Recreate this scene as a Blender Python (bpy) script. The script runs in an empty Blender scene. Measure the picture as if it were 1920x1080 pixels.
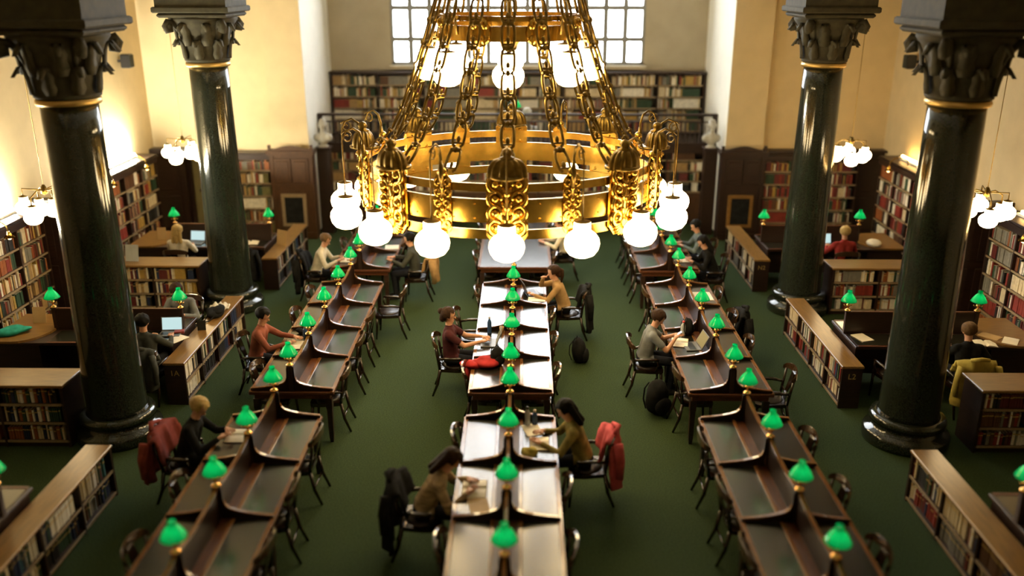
import bpy, math, random
import numpy as np
from mathutils import Vector, Matrix, Euler
random.seed(7)
PI = math.pi
scene = bpy.context.scene
COL = scene.collection

# ------------------------------------------------------------------ camera
cam_d = bpy.data.cameras.new('camera'); cam = bpy.data.objects.new('camera', cam_d)
COL.objects.link(cam); scene.camera = cam
cam.location = (0, 0, 6.0)
cam.rotation_euler = (math.radians(90 - 19.0), 0, math.radians(0.70))
cam_d.sensor_width = 36.0
cam_d.lens = 36.0 * 1675.0 / 1920.0
cam_d.clip_end = 200
cam_d.dof.use_dof = True
cam_d.dof.focus_distance = 13.8
cam_d.dof.aperture_fstop = 0.0314 / 0.11

# ------------------------------------------------------------------ world and exposure
w = bpy.data.worlds.new('world'); scene.world = w; w.use_nodes = True
bg = w.node_tree.nodes['Background']
bg.inputs['Color'].default_value = (0.93, 0.97, 1.0, 1)
bg.inputs['Strength'].default_value = 17.0
vs = scene.view_settings
vs.view_transform = 'Standard'; vs.look = 'None'; vs.gamma = 1.0; vs.use_curve_mapping = False
vs.exposure = 0.0
GLOBE_L = 24.0
AX = -0.15                       # long axis of the hall

# ------------------------------------------------------------------ materials
MATS = {}
def mat(name, col, rough=0.5, metal=0.0, noise=None, bump=0.0, coat=0.0, emit=None, es=0.0, spec=0.5, stretch=None, coat_rough=0.08):
    """procedural material; noise=(scale, amount) varies the colour, bump adds fine relief"""
    m = bpy.data.materials.new(name); m.use_nodes = True
    nt = m.node_tree; b = nt.nodes['Principled BSDF']
    b.inputs['Base Color'].default_value = (*col, 1)
    b.inputs['Roughness'].default_value = rough
    b.inputs['Metallic'].default_value = metal
    b.inputs['Specular IOR Level'].default_value = spec
    b.inputs['Coat Weight'].default_value = coat
    b.inputs['Coat Roughness'].default_value = coat_rough
    if emit:
        b.inputs['Emission Color'].default_value = (*emit, 1)
        b.inputs['Emission Strength'].default_value = es
    if noise:
        tc = nt.nodes.new('ShaderNodeTexCoord'); mp = nt.nodes.new('ShaderNodeMapping')
        if stretch: mp.inputs['Scale'].default_value = stretch
        nz = nt.nodes.new('ShaderNodeTexNoise'); nz.inputs['Scale'].default_value = noise[0]
        nz.inputs['Detail'].default_value = 5
        mr = nt.nodes.new('ShaderNodeMapRange')
        mr.inputs['From Min'].default_value = 0.3; mr.inputs['From Max'].default_value = 0.7
        mr.inputs['To Min'].default_value = 1 - noise[1]; mr.inputs['To Max'].default_value = 1 + noise[1]
        mx = nt.nodes.new('ShaderNodeMix'); mx.data_type = 'RGBA'; mx.blend_type = 'MULTIPLY'
        mx.inputs[0].default_value = 1.0
        mx.inputs[6].default_value = (*col, 1)
        nt.links.new(tc.outputs['Object'], mp.inputs['Vector'])
        nt.links.new(mp.outputs['Vector'], nz.inputs['Vector'])
        nt.links.new(nz.outputs['Fac'], mr.inputs['Value'])
        nt.links.new(mr.outputs['Result'], mx.inputs[7])
        nt.links.new(mx.outputs[2], b.inputs['Base Color'])
        if bump:
            bp = nt.nodes.new('ShaderNodeBump'); bp.inputs['Strength'].default_value = bump
            bp.inputs['Distance'].default_value = 0.01
            nt.links.new(nz.outputs['Fac'], bp.inputs['Height'])
            nt.links.new(bp.outputs['Normal'], b.inputs['Normal'])
    MATS[name] = m
    return m
mat('carpet', (0.033, 0.052, 0.020), 0.95, noise=(60, 0.35), bump=0.4, spec=0.1)
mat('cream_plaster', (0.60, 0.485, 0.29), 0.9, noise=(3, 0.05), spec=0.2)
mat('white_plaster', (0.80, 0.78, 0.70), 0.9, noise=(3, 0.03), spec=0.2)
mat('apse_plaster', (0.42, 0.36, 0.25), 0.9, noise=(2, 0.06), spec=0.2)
mat('dark_wood', (0.022, 0.009, 0.0045), 0.42, noise=(5, 0.35), stretch=(1, 1, 9))
mat('panel_wood', (0.060, 0.026, 0.009), 0.42, noise=(5, 0.35), stretch=(8, 8, 1))
mat('table_wood', (0.080, 0.024, 0.007), 0.40, noise=(6, 0.35), stretch=(7, 1, 7))
mat('divider_wood', (0.013, 0.0052, 0.0025), 0.42, noise=(6, 0.35), stretch=(7, 1, 7), spec=0.25)
mat('rail_wood', (0.17, 0.070, 0.021), 0.24, noise=(6, 0.25), stretch=(7, 1, 7), coat=0.4)
mat('oak_top', (0.20, 0.105, 0.028), 0.28, noise=(4, 0.22), stretch=(1, 8, 8))
mat('shelf_edge', (0.26, 0.19, 0.11), 0.5, noise=(20, 0.15))
mat('chair_wood', (0.014, 0.006, 0.003), 0.25, noise=(8, 0.3), coat=0.5)
mat('chair_rail_wood', (0.055, 0.028, 0.013), 0.16, noise=(8, 0.3), coat=0.8)
mat('leather_top', (0.012, 0.012, 0.008), 0.27, noise=(25, 0.3), bump=0.03, coat=0.9, coat_rough=0.2)
mat('seat_leather', (0.018, 0.012, 0.008), 0.3, noise=(20, 0.3))
mat('brass', (0.56, 0.34, 0.065), 0.24, metal=1.0, noise=(9, 0.18))
mat('dark_brass', (0.20, 0.13, 0.032), 0.36, metal=1.0, noise=(12, 0.3))
mat('lamp_brass', (0.80, 0.45, 0.16), 0.25, metal=1.0)
mat('globe_glass', (1, 0.95, 0.85), 0.3, emit=(1.0, 0.74, 0.38), es=GLOBE_L)
mat('small_globe_glass', (1, 0.95, 0.85), 0.3, emit=(1.0, 0.76, 0.42), es=14.0)
mat('shelf_lamp_glass', (1, 0.9, 0.7), 0.3, emit=(1.0, 0.62, 0.25), es=8.0)
mat('lamp_bulb', (1, 0.95, 0.8), 0.3, emit=(1.0, 0.9, 0.65), es=20.0)
mat('uplight_tube_cool', (1, 1, 1), 0.3, emit=(1.0, 0.94, 0.74), es=900.0)
mat('uplight_tube_warm', (1, 1, 1), 0.3, emit=(1.0, 0.58, 0.18), es=40.0)
mat('marble', (0.017, 0.021, 0.015), 0.10, noise=(70, 0.45), coat=0.3)
mat('capital_stone', (0.045, 0.039, 0.019), 0.8, noise=(8, 0.3), bump=0.2)
mat('gold_paint', (0.62, 0.42, 0.14), 0.35, metal=0.7)
mat('bust_stone', (0.40, 0.38, 0.32), 0.6, noise=(9, 0.12))
mat('paper', (0.80, 0.74, 0.60), 0.7, noise=(6, 0.06))
mat('tan_card', (0.45, 0.30, 0.13), 0.7, noise=(6, 0.08))
mat('grey_card', (0.45, 0.48, 0.47), 0.6, noise=(6, 0.08))
mat('screen', (0.02, 0.02, 0.02), 0.2, emit=(0.62, 0.85, 0.85), es=0.9)
mat('screen_dim', (0.20, 0.18, 0.10), 0.2, emit=(0.35, 0.30, 0.16), es=0.25)
mat('laptop_grey', (0.12, 0.12, 0.12), 0.35, noise=(5, 0.1))
mat('black_plastic', (0.012, 0.012, 0.012), 0.35, noise=(9, 0.1))
mat('window_frame', (0.22, 0.22, 0.20), 0.5, noise=(4, 0.08))
mat('black_cloth', (0.012, 0.012, 0.012), 0.9, noise=(10, 0.4), spec=0.1)
mat('red_cloth', (0.34, 0.02, 0.02), 0.8, noise=(10, 0.25), spec=0.2)
mat('dull_red_cloth', (0.19, 0.035, 0.025), 0.85, noise=(10, 0.25), spec=0.2)
mat('pink_cloth', (0.50, 0.08, 0.09), 0.85, noise=(10, 0.25), spec=0.2)
mat('yellow_cloth', (0.42, 0.33, 0.07), 0.85, noise=(10, 0.2), spec=0.2)
mat('tan_cloth', (0.34, 0.21, 0.09), 0.85, noise=(10, 0.2), spec=0.2)
mat('teal_cloth', (0.02, 0.28, 0.22), 0.7, noise=(10, 0.3), spec=0.2)
mat('white_cloth', (0.62, 0.57, 0.46), 0.85, noise=(10, 0.15), spec=0.2)
mat('grey_cloth', (0.17, 0.18, 0.18), 0.9, noise=(10, 0.2), spec=0.2)
mat('charcoal_cloth', (0.045, 0.048, 0.04), 0.9, noise=(10, 0.25), spec=0.2)
mat('olive_cloth', (0.25, 0.20, 0.06), 0.85, noise=(9, 0.45), spec=0.2)
mat('wine_cloth', (0.055, 0.012, 0.014), 0.85, noise=(10, 0.3), spec=0.2)
mat('brown_red_cloth', (0.24, 0.075, 0.045), 0.85, noise=(10, 0.2), spec=0.2)
mat('stripe_cloth', (0.33, 0.24, 0.13), 0.85, noise=(7, 0.6), spec=0.2, stretch=(1, 1, 4))
mat('blue_grey_cloth', (0.16, 0.21, 0.23), 0.85, noise=(10, 0.25), spec=0.2)
mat('hoodie_red', (0.26, 0.025, 0.02), 0.85, noise=(10, 0.2), spec=0.2)
mat('dark_trousers', (0.012, 0.013, 0.018), 0.9, noise=(10, 0.3), spec=0.15)
mat('shoe_black', (0.012, 0.010, 0.009), 0.4, noise=(10, 0.2))
mat('skin', (0.52, 0.27, 0.16), 0.55, noise=(14, 0.06))
mat('lip', (0.38, 0.12, 0.10), 0.5, noise=(14, 0.06))
mat('eye', (0.02, 0.015, 0.012), 0.2, noise=(14, 0.06))
mat('hair_black', (0.006, 0.005, 0.004), 0.65, noise=(40, 0.3), spec=0.12)
mat('hair_brown', (0.028, 0.013, 0.006), 0.6, noise=(40, 0.3), spec=0.12)
mat('hair_blond', (0.42, 0.29, 0.11), 0.6, noise=(40, 0.25), spec=0.12)
mat('hair_fair', (0.11, 0.062, 0.025), 0.6, noise=(40, 0.25), spec=0.12)
mat('bottle_blue', (0.03, 0.07, 0.16), 0.15, noise=(9, 0.1))
mat('bottle_clear', (0.40, 0.42, 0.40), 0.12, noise=(9, 0.1))
mat('red_plastic', (0.55, 0.04, 0.03), 0.3, noise=(9, 0.1))
mat('stair_wall', (0.42, 0.36, 0.16), 0.9, noise=(4, 0.1))
def shade_mat():
    m = bpy.data.materials.new('green_glass'); m.use_nodes = True; nt = m.node_tree
    b = nt.nodes['Principled BSDF']; b.inputs['Base Color'].default_value = (0.0, 0.20, 0.065, 1); b.inputs['Roughness'].default_value = 0.10
    t = nt.nodes.new('ShaderNodeBsdfTranslucent'); t.inputs['Color'].default_value = (0.0, 0.62, 0.19, 1)
    mx = nt.nodes.new('ShaderNodeMixShader'); mx.inputs[0].default_value = 0.5
    o = nt.nodes['Material Output']
    nt.links.new(b.outputs[0], mx.inputs[1]); nt.links.new(t.outputs[0], mx.inputs[2]); nt.links.new(mx.outputs[0], o.inputs[0])
    MATS['green_glass'] = m
shade_mat()
def glass_mat():
    m = bpy.data.materials.new('window_glass'); m.use_nodes = True; nt = m.node_tree
    nt.nodes.clear(); o = nt.nodes.new('ShaderNodeOutputMaterial'); mx = nt.nodes.new('ShaderNodeMixShader')
    t = nt.nodes.new('ShaderNodeBsdfTransparent'); g = nt.nodes.new('ShaderNodeBsdfGlossy'); g.inputs['Roughness'].default_value = 0.03
    mx.inputs[0].default_value = 0.06
    nt.links.new(t.outputs[0], mx.inputs[1]); nt.links.new(g.outputs[0], mx.inputs[2]); nt.links.new(mx.outputs[0], o.inputs[0])
    MATS['window_glass'] = m
glass_mat()
BOOK_COLS = [('tan', (0.36, 0.23, 0.09)), ('cream', (0.60, 0.50, 0.32)), ('white', (0.72, 0.68, 0.58)),
             ('red', (0.22, 0.028, 0.018)), ('maroon', (0.12, 0.018, 0.015)), ('brown', (0.10, 0.045, 0.018)),
             ('orange', (0.27, 0.085, 0.022)), ('dark green', (0.022, 0.055, 0.026)), ('black', (0.014, 0.013, 0.012)),
             ('navy', (0.016, 0.028, 0.075)), ('grey', (0.19, 0.18, 0.15)), ('teal', (0.03, 0.12, 0.11)),
             ('ochre', (0.40, 0.26, 0.06)), ('olive', (0.14, 0.13, 0.05))]
for n, c in BOOK_COLS: mat('book_' + n.replace(' ', '_'), c, 0.6, noise=(15, 0.18))
mat('book_pages', (0.62, 0.54, 0.38), 0.8, noise=(60, 0.12))

# ------------------------------------------------------------------ mesh helpers
class MB:
    def __init__(s): s.v = []; s.f = []; s.m = []; s.sm = []
    def add(s, vs, fs, m=0, smooth=False, M=None):
        o = len(s.v)
        if M is not None: vs = [tuple(M @ Vector(p)) for p in vs]
        s.v += [tuple(p) for p in vs]
        for f in fs: s.f.append([i + o for i in f]); s.m.append(m); s.sm.append(smooth)
        return s
    def box(s, c, d, m=0, rz=0.0, M=None, ch=0.0):
        x, y, z = d[0] / 2, d[1] / 2, d[2] / 2
        if ch:
            ch = min(ch, x * .9, y * .9, z * .9)
            vs = []; rings = [(-z, ch), (-z + ch, 0), (z - ch, 0), (z, ch)]
            for zz, i in rings:
                a, b = x - i, y - i
                vs += [(-a, -b, zz), (a, -b, zz), (a, b, zz), (-a, b, zz)]
            fs = [(3, 2, 1, 0), (12, 13, 14, 15)]
            for r in range(3):
                for k in range(4):
                    fs.append((r * 4 + k, r * 4 + (k + 1) % 4, r * 4 + 4 + (k + 1) % 4, r * 4 + 4 + k))
        else:
            vs = [(-x, -y, -z), (x, -y, -z), (x, y, -z), (-x, y, -z), (-x, -y, z), (x, -y, z), (x, y, z), (-x, y, z)]
            fs = [(3, 2, 1, 0), (4, 5, 6, 7), (0, 1, 5, 4), (1, 2, 6, 5), (2, 3, 7, 6), (3, 0, 4, 7)]
        T = Matrix.Translation(c) @ Matrix.Rotation(rz, 4, 'Z')
        if M is not None: T = M @ T
        return s.add(vs, fs, m, False, T)
    def b2(s, x0, x1, y0, y1, z0, z1, m=0, ch=0.0):
        return s.box(((x0 + x1) / 2, (y0 + y1) / 2, (z0 + z1) / 2), (abs(x1 - x0), abs(y1 - y0), abs(z1 - z0)), m, ch=ch)
    def prism(s, poly, a, b, axis='y', m=0, M=None, smooth=False):
        n = len(poly)
        def P(p, t):
            return {'x': (t, p[0], p[1]), 'y': (p[0], t, p[1]), 'z': (p[0], p[1], t)}[axis]
        vs = [P(p, a) for p in poly] + [P(p, b) for p in poly]
        fs = [tuple(range(n - 1, -1, -1)), tuple(range(n, 2 * n))]
        fs += [(i, (i + 1) % n, n + (i + 1) % n, n + i) for i in range(n)]
        return s.add(vs, fs, m, smooth, M)
    def strip(s, quads, m=0, M=None, smooth=False):   # list of 4-point cross sections -> solid bar
        n = len(quads[0]); vs = [p for q in quads for p in q]; fs = [tuple(range(n - 1, -1, -1))]
        for i in range(len(quads) - 1):
            for k in range(n):
                fs.append((i * n + k, i * n + (k + 1) % n, (i + 1) * n + (k + 1) % n, (i + 1) * n + k))
        fs.append(tuple(range((len(quads) - 1) * n, len(quads) * n)))
        return s.add(vs, fs, m, smooth, M)
    def tube(s, pts, r, seg=8, m=0, closed=False, M=None, flat=1.0):
        pts = [Vector(p) for p in pts]; n = len(pts)
        rs = r if isinstance(r, (list, tuple)) else [r] * n
        vs = []; fs = []; up = None
        for i, p in enumerate(pts):
            a = pts[(i - 1) % n] if (closed or i > 0) else p
            b = pts[(i + 1) % n] if (closed or i < n - 1) else p
            t = (b - a).normalized() if (b - a).length > 1e-9 else Vector((0, 0, 1))
            if up is None:
                up = Vector((0, 0, 1)) if abs(t.z) < 0.9 else Vector((1, 0, 0))
            u = (up - t * up.dot(t))
            if u.length < 1e-5: u = t.orthogonal()
            u.normalize(); up = u; v = t.cross(u)
            for k in range(seg):
                an = 2 * PI * k / seg
                vs.append(p + (u * math.cos(an) * flat + v * math.sin(an)) * rs[i])
        for i in range(n if closed else n - 1):
            j = (i + 1) % n
            for k in range(seg):
                fs.append((i * seg + k, i * seg + (k + 1) % seg, j * seg + (k + 1) % seg, j * seg + k))
        if not closed:
            fs.append(tuple(range(seg - 1, -1, -1))); fs.append(tuple(range((n - 1) * seg, n * seg)))
        return s.add(vs, fs, m, True, M)
    def lathe(s, prof, seg=24, c=(0, 0, 0), m=0, M=None, smooth=True, closed=False):
        vs = []; fs = []; n = len(prof)
        for r, z in prof:
            for k in range(seg):
                a = 2 * PI * k / seg
                vs.append((c[0] + r * math.cos(a), c[1] + r * math.sin(a), c[2] + z))
        for i in range(n if closed else n - 1):
            j = (i + 1) % n
            for k in range(seg):
                fs.append((i * seg + k, i * seg + (k + 1) % seg, j * seg + (k + 1) % seg, j * seg + k))
        if not closed:
            if prof[0][0] > 1e-6: fs.append(tuple(range(seg - 1, -1, -1)))
            if prof[-1][0] > 1e-6: fs.append(tuple(range((n - 1) * seg, n * seg)))
        return s.add(vs, fs, m, smooth, M)
    def ell(s, c, r, seg=12, rings=8, m=0, M=None):
        if not isinstance(r, (tuple, list)): r = (r, r, r)
        vs = []; fs = []
        for i in range(1, rings):
            ph = PI * i / rings
            for k in range(seg):
                a = 2 * PI * k / seg
                vs.append((c[0] + r[0] * math.sin(ph) * math.cos(a), c[1] + r[1] * math.sin(ph) * math.sin(a), c[2] + r[2] * math.cos(ph)))
        t = len(vs); vs.append((c[0], c[1], c[2] + r[2])); vs.append((c[0], c[1], c[2] - r[2]))
        for i in range(rings - 2):
            for k in range(seg):
                fs.append((i * seg + k, (i + 1) * seg + k, (i + 1) * seg + (k + 1) % seg, i * seg + (k + 1) % seg))
        for k in range(seg):
            fs.append((t, k, (k + 1) % seg))
            fs.append((t + 1, (rings - 2) * seg + (k + 1) % seg, (rings - 2) * seg + k))
        return s.add(vs, fs, m, True, M)
    def mesh(s, name, mats):
        me = bpy.data.meshes.new(name); me.from_pydata(s.v, [], s.f)
        for k in ([mats] if isinstance(mats, str) else mats): me.materials.append(MATS[k])
        me.polygons.foreach_set('material_index', s.m)
        me.polygons.foreach_set('use_smooth', s.sm)
        me.update(); return me
    def build(s, name, mats, parent=None, loc=(0, 0, 0), rz=0.0):
        return ob(name, s.mesh(name, mats), parent, loc, rz)
def ob(name, me, parent=None, loc=(0, 0, 0), rz=0.0):
    o = bpy.data.objects.new(name, me); COL.objects.link(o)
    o.location = loc; o.rotation_euler = (0, 0, rz)
    if parent is not None: o.parent = parent
    return o
def tag(o, label, cat, group=None):
    o['label'] = label; o['category'] = cat
    if group: o['group'] = group
    return o
def thing(name, label, cat, loc=(0, 0, 0), rz=0.0, group=None):
    return tag(ob(name, None, None, loc, rz), label, cat, group)
def struct(o, label=None):
    o['kind'] = 'structure'
    if label: o['label'] = label
    return o
KIDS = {}
def copy_tree(o, loc=None, rz=None, label=None, group=None, parent=None):
    c = o.copy(); COL.objects.link(c)
    if parent is not None: c.parent = parent
    if loc is not None: c.location = loc
    if rz is not None: c.rotation_euler = (0, 0, rz)
    if label: c['label'] = label
    if group: c['group'] = group
    for ch in o.children: copy_tree(ch, parent=c)
    return c
ORD = ['first', 'second', 'third', 'fourth', 'fifth', 'sixth', 'seventh', 'eighth', 'ninth', 'tenth', 'eleventh', 'twelfth', 'thirteenth', 'fourteenth', 'fifteenth', 'sixteenth']
SIDE = {-1: 'left', 1: 'right'}
def sx(side, off): return AX + side * off

# ------------------------------------------------------------------ room shell
struct(MB().b2(-9.6, 9.4, -3.2, 25, -0.2, 0).build('floor', 'carpet'), 'dark green carpet covering the whole hall floor')
struct(MB().b2(-9.6, 9.4, -3.2, 25, 11.4, 11.6).build('ceiling', 'white_plaster'))
for s in (-1, 1):
    n = SIDE[s]
    a = sx(s, 8.85); b = sx(s, 9.15)
    struct(MB().b2(a, b, -3, 21.9, 0, 11.4).build('wall_' + n, 'cream_plaster'), 'tall cream plaster wall of the %s aisle' % n)
    # end wall of the aisle, with the stair doorway on the left
    m = MB()
    if s < 0:
        m.b2(sx(s, 5.03), sx(s, 7.0), 21.6, 21.9, 0, 11.4)
        m.b2(sx(s, 8.2), sx(s, 8.85), 21.6, 21.9, 0, 11.4)
        m.b2(sx(s, 7.0), sx(s, 8.2), 21.6, 21.9, 2.05, 11.4)
    else: m.b2(sx(s, 5.03), sx(s, 8.85), 21.6, 21.9, 0, 11.4)
    m.b2(sx(s, 5.01), sx(s, 5.9), 21.4, 21.6, 2.1, 11.4)
    struct(m.build('wall_back_' + n, 'cream_plaster'))
    struct(MB().b2(sx(s, 5.0), sx(s, 5.3), 21.405, 24.8, 0, 11.4).build('wall_apse_' + n, 'white_plaster'), 'white side wall of the window recess on the %s' % n)
    # arcade wall carried by the columns, above the frame
    struct(MB().b2(sx(s, 5.1), sx(s, 5.8), -3, 21.4, 6.5, 11.4).build('wall_arcade_' + n, 'cream_plaster'))
WX, WZ0, WZ1 = 3.36, 3.86, 10.6
m = MB()
m.b2(AX - 5.3, AX - WX, 24.5, 24.8, 0, 11.4); m.b2(AX + WX, AX + 5.3, 24.5, 24.8, 0, 11.4)
m.b2(AX - WX, AX + WX, 24.5, 24.8, 0, WZ0); m.b2(AX - WX, AX + WX, 24.5, 24.8, WZ1, 11.4)
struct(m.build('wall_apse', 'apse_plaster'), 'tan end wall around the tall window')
struct(MB().b2(-9.4, 9.2, -3.2, -3.0, 0, 11.4).build('wall_front', 'cream_plaster'))
# window
win = struct(ob('window_1', None, None, (AX, 24.62, WZ0)), 'tall bright window of many panes behind the chandelier')
NCOL = 13
m = MB()
m.b2(-WX, WX, -0.08, 0.08, 0, 0.08); m.b2(-WX, WX, -0.08, 0.08, WZ1 - WZ0 - 0.08, WZ1 - WZ0)
m.b2(-WX, -WX + 0.07, -0.08, 0.08, 0, WZ1 - WZ0); m.b2(WX - 0.07, WX, -0.08, 0.08, 0, WZ1 - WZ0)
m.build('window_frame', 'window_frame', win)
for i in range(1, NCOL):
    x = -WX + 2 * WX * i / NCOL; t = 0.13
    MB().b2(x - t / 2, x + t / 2, -0.05, 0.05, 0.08, WZ1 - WZ0 - 0.08).build('mullion', 'window_frame', win)
rows = [0.08, 0.66, 1.46, 2.6, 3.8, 5.2, WZ1 - WZ0 - 0.08]
for z in rows[1:-1]:
    MB().b2(-WX + .07, WX - .07, -0.045, 0.045, z - 0.06, z + 0.06).build('transom', 'window_frame', win)
for i in range(NCOL):
    for j in range(6):
        x0 = -WX + 2 * WX * i / NCOL; x1 = x0 + 2 * WX / NCOL
        MB().b2(x0 + .03, x1 - .03, -0.004, 0.004, rows[j] + .02, rows[j + 1] - .02).build('pane', 'window_glass', win)
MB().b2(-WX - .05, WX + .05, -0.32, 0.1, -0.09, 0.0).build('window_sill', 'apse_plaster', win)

# ------------------------------------------------------------------ generic wooden panel with raised fields
def panel_face(m, x0, x1, z0, z1, y, nx, nz, mi=0, inset=0.07, th=0.02):
    for i in range(nx):
        for j in range(nz):
            a = x0 + (x1 - x0) * i / nx + inset; b = x0 + (x1 - x0) * (i + 1) / nx - inset
            c = z0 + (z1 - z0) * j / nz + inset; d = z0 + (z1 - z0) * (j + 1) / nz - inset
            m.box(((a + b) / 2, y, (c + d) / 2), (b - a, th * 2, d - c), mi, ch=0.015)

# ------------------------------------------------------------------ books
BOOKS = []      # (origin vec, rz, w, d, h, colour index, tilt, phrase, rowname)
SERIES = [0, 1, 2, 3, 4, 5, 6, 7, 8, 9, 10, 12, 13]
def fill_shelf(W0, W1, yfront, z, hmax, M, rz, phrase, rowname, palette, full=0.93, depth=0.2):
    """put books on a shelf in the case's own frame (front towards -y)"""
    x = W0 + 0.01
    end = W0 + (W1 - W0) * random.uniform(full, 1.0) - 0.01
    while x < end - 0.03:
        run = random.choice([1, 1, 2, 3, 5, 9, 14]); ci = random.choice(palette)
        h0 = random.uniform(0.72, 0.93) * hmax; w0 = random.uniform(0.026, 0.05); d0 = random.uniform(0.75, 0.95) * depth
        mix = random.random() < 0.45
        for _ in range(run):
            wd = w0 * random.uniform(0.95, 1.05); h = h0
            if mix:
                ci = random.choice(palette); h = random.uniform(0.66, 0.95) * hmax; wd = random.uniform(0.02, 0.055)
            if x + wd > end: x = end; break
            BOOKS.append((M @ Vector((x + wd / 2, yfront + 0.015 + random.uniform(0, 0.02), z)), rz, wd - 0.002, d0, h, ci, 0.0, phrase, rowname))
            x += wd
        if random.random() < 0.06: x += random.uniform(0.03, 0.10)
def bookcase(name, label, cat, loc, rz, W, D, H, zs, nb, phrase, palette, top_mat='oak_top', body='dark_wood', base=0.08,
             over=0.03, cornice=False, top_t=0.04, full=0.93, mark=None, doors=0.0, mark_side=-1):
    t = thing(name, label, cat, loc, rz)
    M = Matrix.Translation(loc) @ Matrix.Rotation(rz, 4, 'Z')
    hb = H - top_t
    m = MB()
    m.b2(-W / 2 + .002, W / 2 - .002, D - 0.019, D, 0, hb - .001)
    m.b2(-W / 2 + .02, W / 2 - .02, 0.03, D - 0.02, 0, base)
    m.build('back_panel', body, t)
    for i in range(nb + 1):
        x = -W / 2 + W * i / nb; th = 0.04 if i in (0, nb) else 0.032
        x = min(max(x, -W / 2 + th / 2), W / 2 - th / 2)
        MB().b2(x - th / 2, x + th / 2, 0, D - 0.02, 0, hb).build('upright', body, t)
    MB().b2(-W / 2 - over, W / 2 + over, -over, D + (0 if cornice else over), hb, H, ch=0.008).build('top', top_mat, t)
    if cornice:
        c = MB(); c.b2(-W / 2, W / 2, -0.03, 0.03, hb - 0.13, hb); c.b2(-W / 2 - .02, W / 2 + .02, -0.06, 0.03, hb - 0.035, hb)
        c.build('cornice', body, t)
    if doors:
        for i in range(nb):
            a = -W / 2 + W * i / nb + .02; b = a + W / nb - .04
            d = MB(); d.b2(a, b, 0.0, 0.03, base, doors - .02); panel_face(d, a, b, base, doors - .02, 0.0, 1, 1, 0, 0.08, 0.012)
            d.build('door', 'panel_wood', t)
    lim = hb - (0.13 if cornice else 0.0)
    names = ['bottom', 'second lowest', 'third lowest', 'fourth lowest', 'fifth lowest', 'sixth lowest', 'seventh lowest']
    if len(zs) == 2: names = ['lower', 'upper']
    if len(zs) == 3: names = ['bottom', 'middle', 'top']
    for j, z in enumerate(zs):
        zt = zs[j + 1] - 0.028 if j + 1 < len(zs) else lim
        for i in range(nb):
            a = -W / 2 + W * i / nb + 0.018; b = -W / 2 + W * (i + 1) / nb - 0.018
            s = MB(); s.b2(a, b, 0.012, D - 0.02, z - 0.024, z, 0); s.b2(a, b, 0.0, 0.012, z - 0.03, z + 0.004, 1)
            s.build('shelf', [body, 'shelf_edge'], t)
            fill_shelf(a, b, 0.02, z, zt - z, M, rz, phrase, names[j], palette, full, min(0.2, D - 0.06))
    if mark:
        cu = bpy.data.curves.new('shelf_mark', 'FONT'); cu.body = mark; cu.size = 0.12; cu.extrude = 0.002
        cu.align_x = 'CENTER'; cu.align_y = 'CENTER'
        tmp = bpy.data.objects.new('shelf_mark', cu); COL.objects.link(tmp)
        dg = bpy.context.evaluated_depsgraph_get(); me = bpy.data.meshes.new_from_object(tmp.evaluated_get(dg))
        bpy.data.objects.remove(tmp)
        me.materials.clear(); me.materials.append(MATS['gold_paint'])
        o = ob('shelf_mark', me, t, (mark_side * (W / 2 + 0.003), D / 2, hb - 0.13)); o.rotation_euler = (PI / 2, 0, mark_side * PI / 2)
        o['label'] = 'small gilt shelf mark reading ' + mark
    return t
WARM = [0, 0, 1, 1, 2, 3, 4, 5, 5, 6, 7, 8, 10, 12]
REDS = [3, 3, 4, 4, 5, 6, 2, 2, 1, 7, 8, 8, 10]
COOL = [7, 7, 8, 8, 9, 9, 5, 1, 2, 10, 11, 4]
PALE = [0, 1, 1, 2, 12, 0, 13, 10, 5, 3]

# low bookcases beside the columns (transverse) and along the centre of the hall
HT, HL = 0.93, 0.68
for s in (-1, 1):
    n = SIDE[s]
    for y, where in ((10.7, 'near'), (15.95, 'far')):
        o0 = 6.20 if (s > 0 and where == 'near') else 5.96; W = 7.72 - o0; xc = sx(s, o0 + W / 2)
        ph = 'the low bookcase by %s %s column' % (where, n)
        bookcase('low_bookcase', 'waist-high oak-topped bookcase set crosswise beside the %s %s column' % (where, n), 'bookcase',
                 (xc, y, 0), 0, W, 0.52, HT, [0.10, 0.37, 0.645], 2, ph,
                 {('near', -1): [6, 6, 5, 7, 8, 1, 2, 9], ('far', -1): [9, 8, 0, 12, 1, 2, 4, 3, 1], ('near', 1): [2, 2, 3, 4, 8, 10, 5, 3], ('far', 1): [2, 2, 1, 1, 3, 4, 7, 10, 6]}[(where, s)])
    for y0, y1, where, mk in ((6.2, 9.55, 'nearest', None), (12.0, 14.95, 'middle', {-1: '1A', 1: 'L2'}[s]), (17.25, 19.9, 'farthest', {-1: None, 1: 'N2'}[s])):
        W = y1 - y0
        ph = 'the %s long bookcase on the %s' % (where, n)
        bookcase('long_low_bookcase', '%s of the long knee-high bookcases along the %s side of the green aisle' % (where, n), 'bookcase',
                 (sx(s, 4.83), (y0 + y1) / 2, 0), PI / 2 if s < 0 else -PI / 2, W, 0.30, HL, [0.06, 0.36], 4, ph,
                 COOL if s < 0 else [2, 2, 1, 8, 7, 4, 3, 5, 10, 9, 1], mark=mk, over=0.012, full=0.96, mark_side=-1 if s < 0 else 1)

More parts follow.
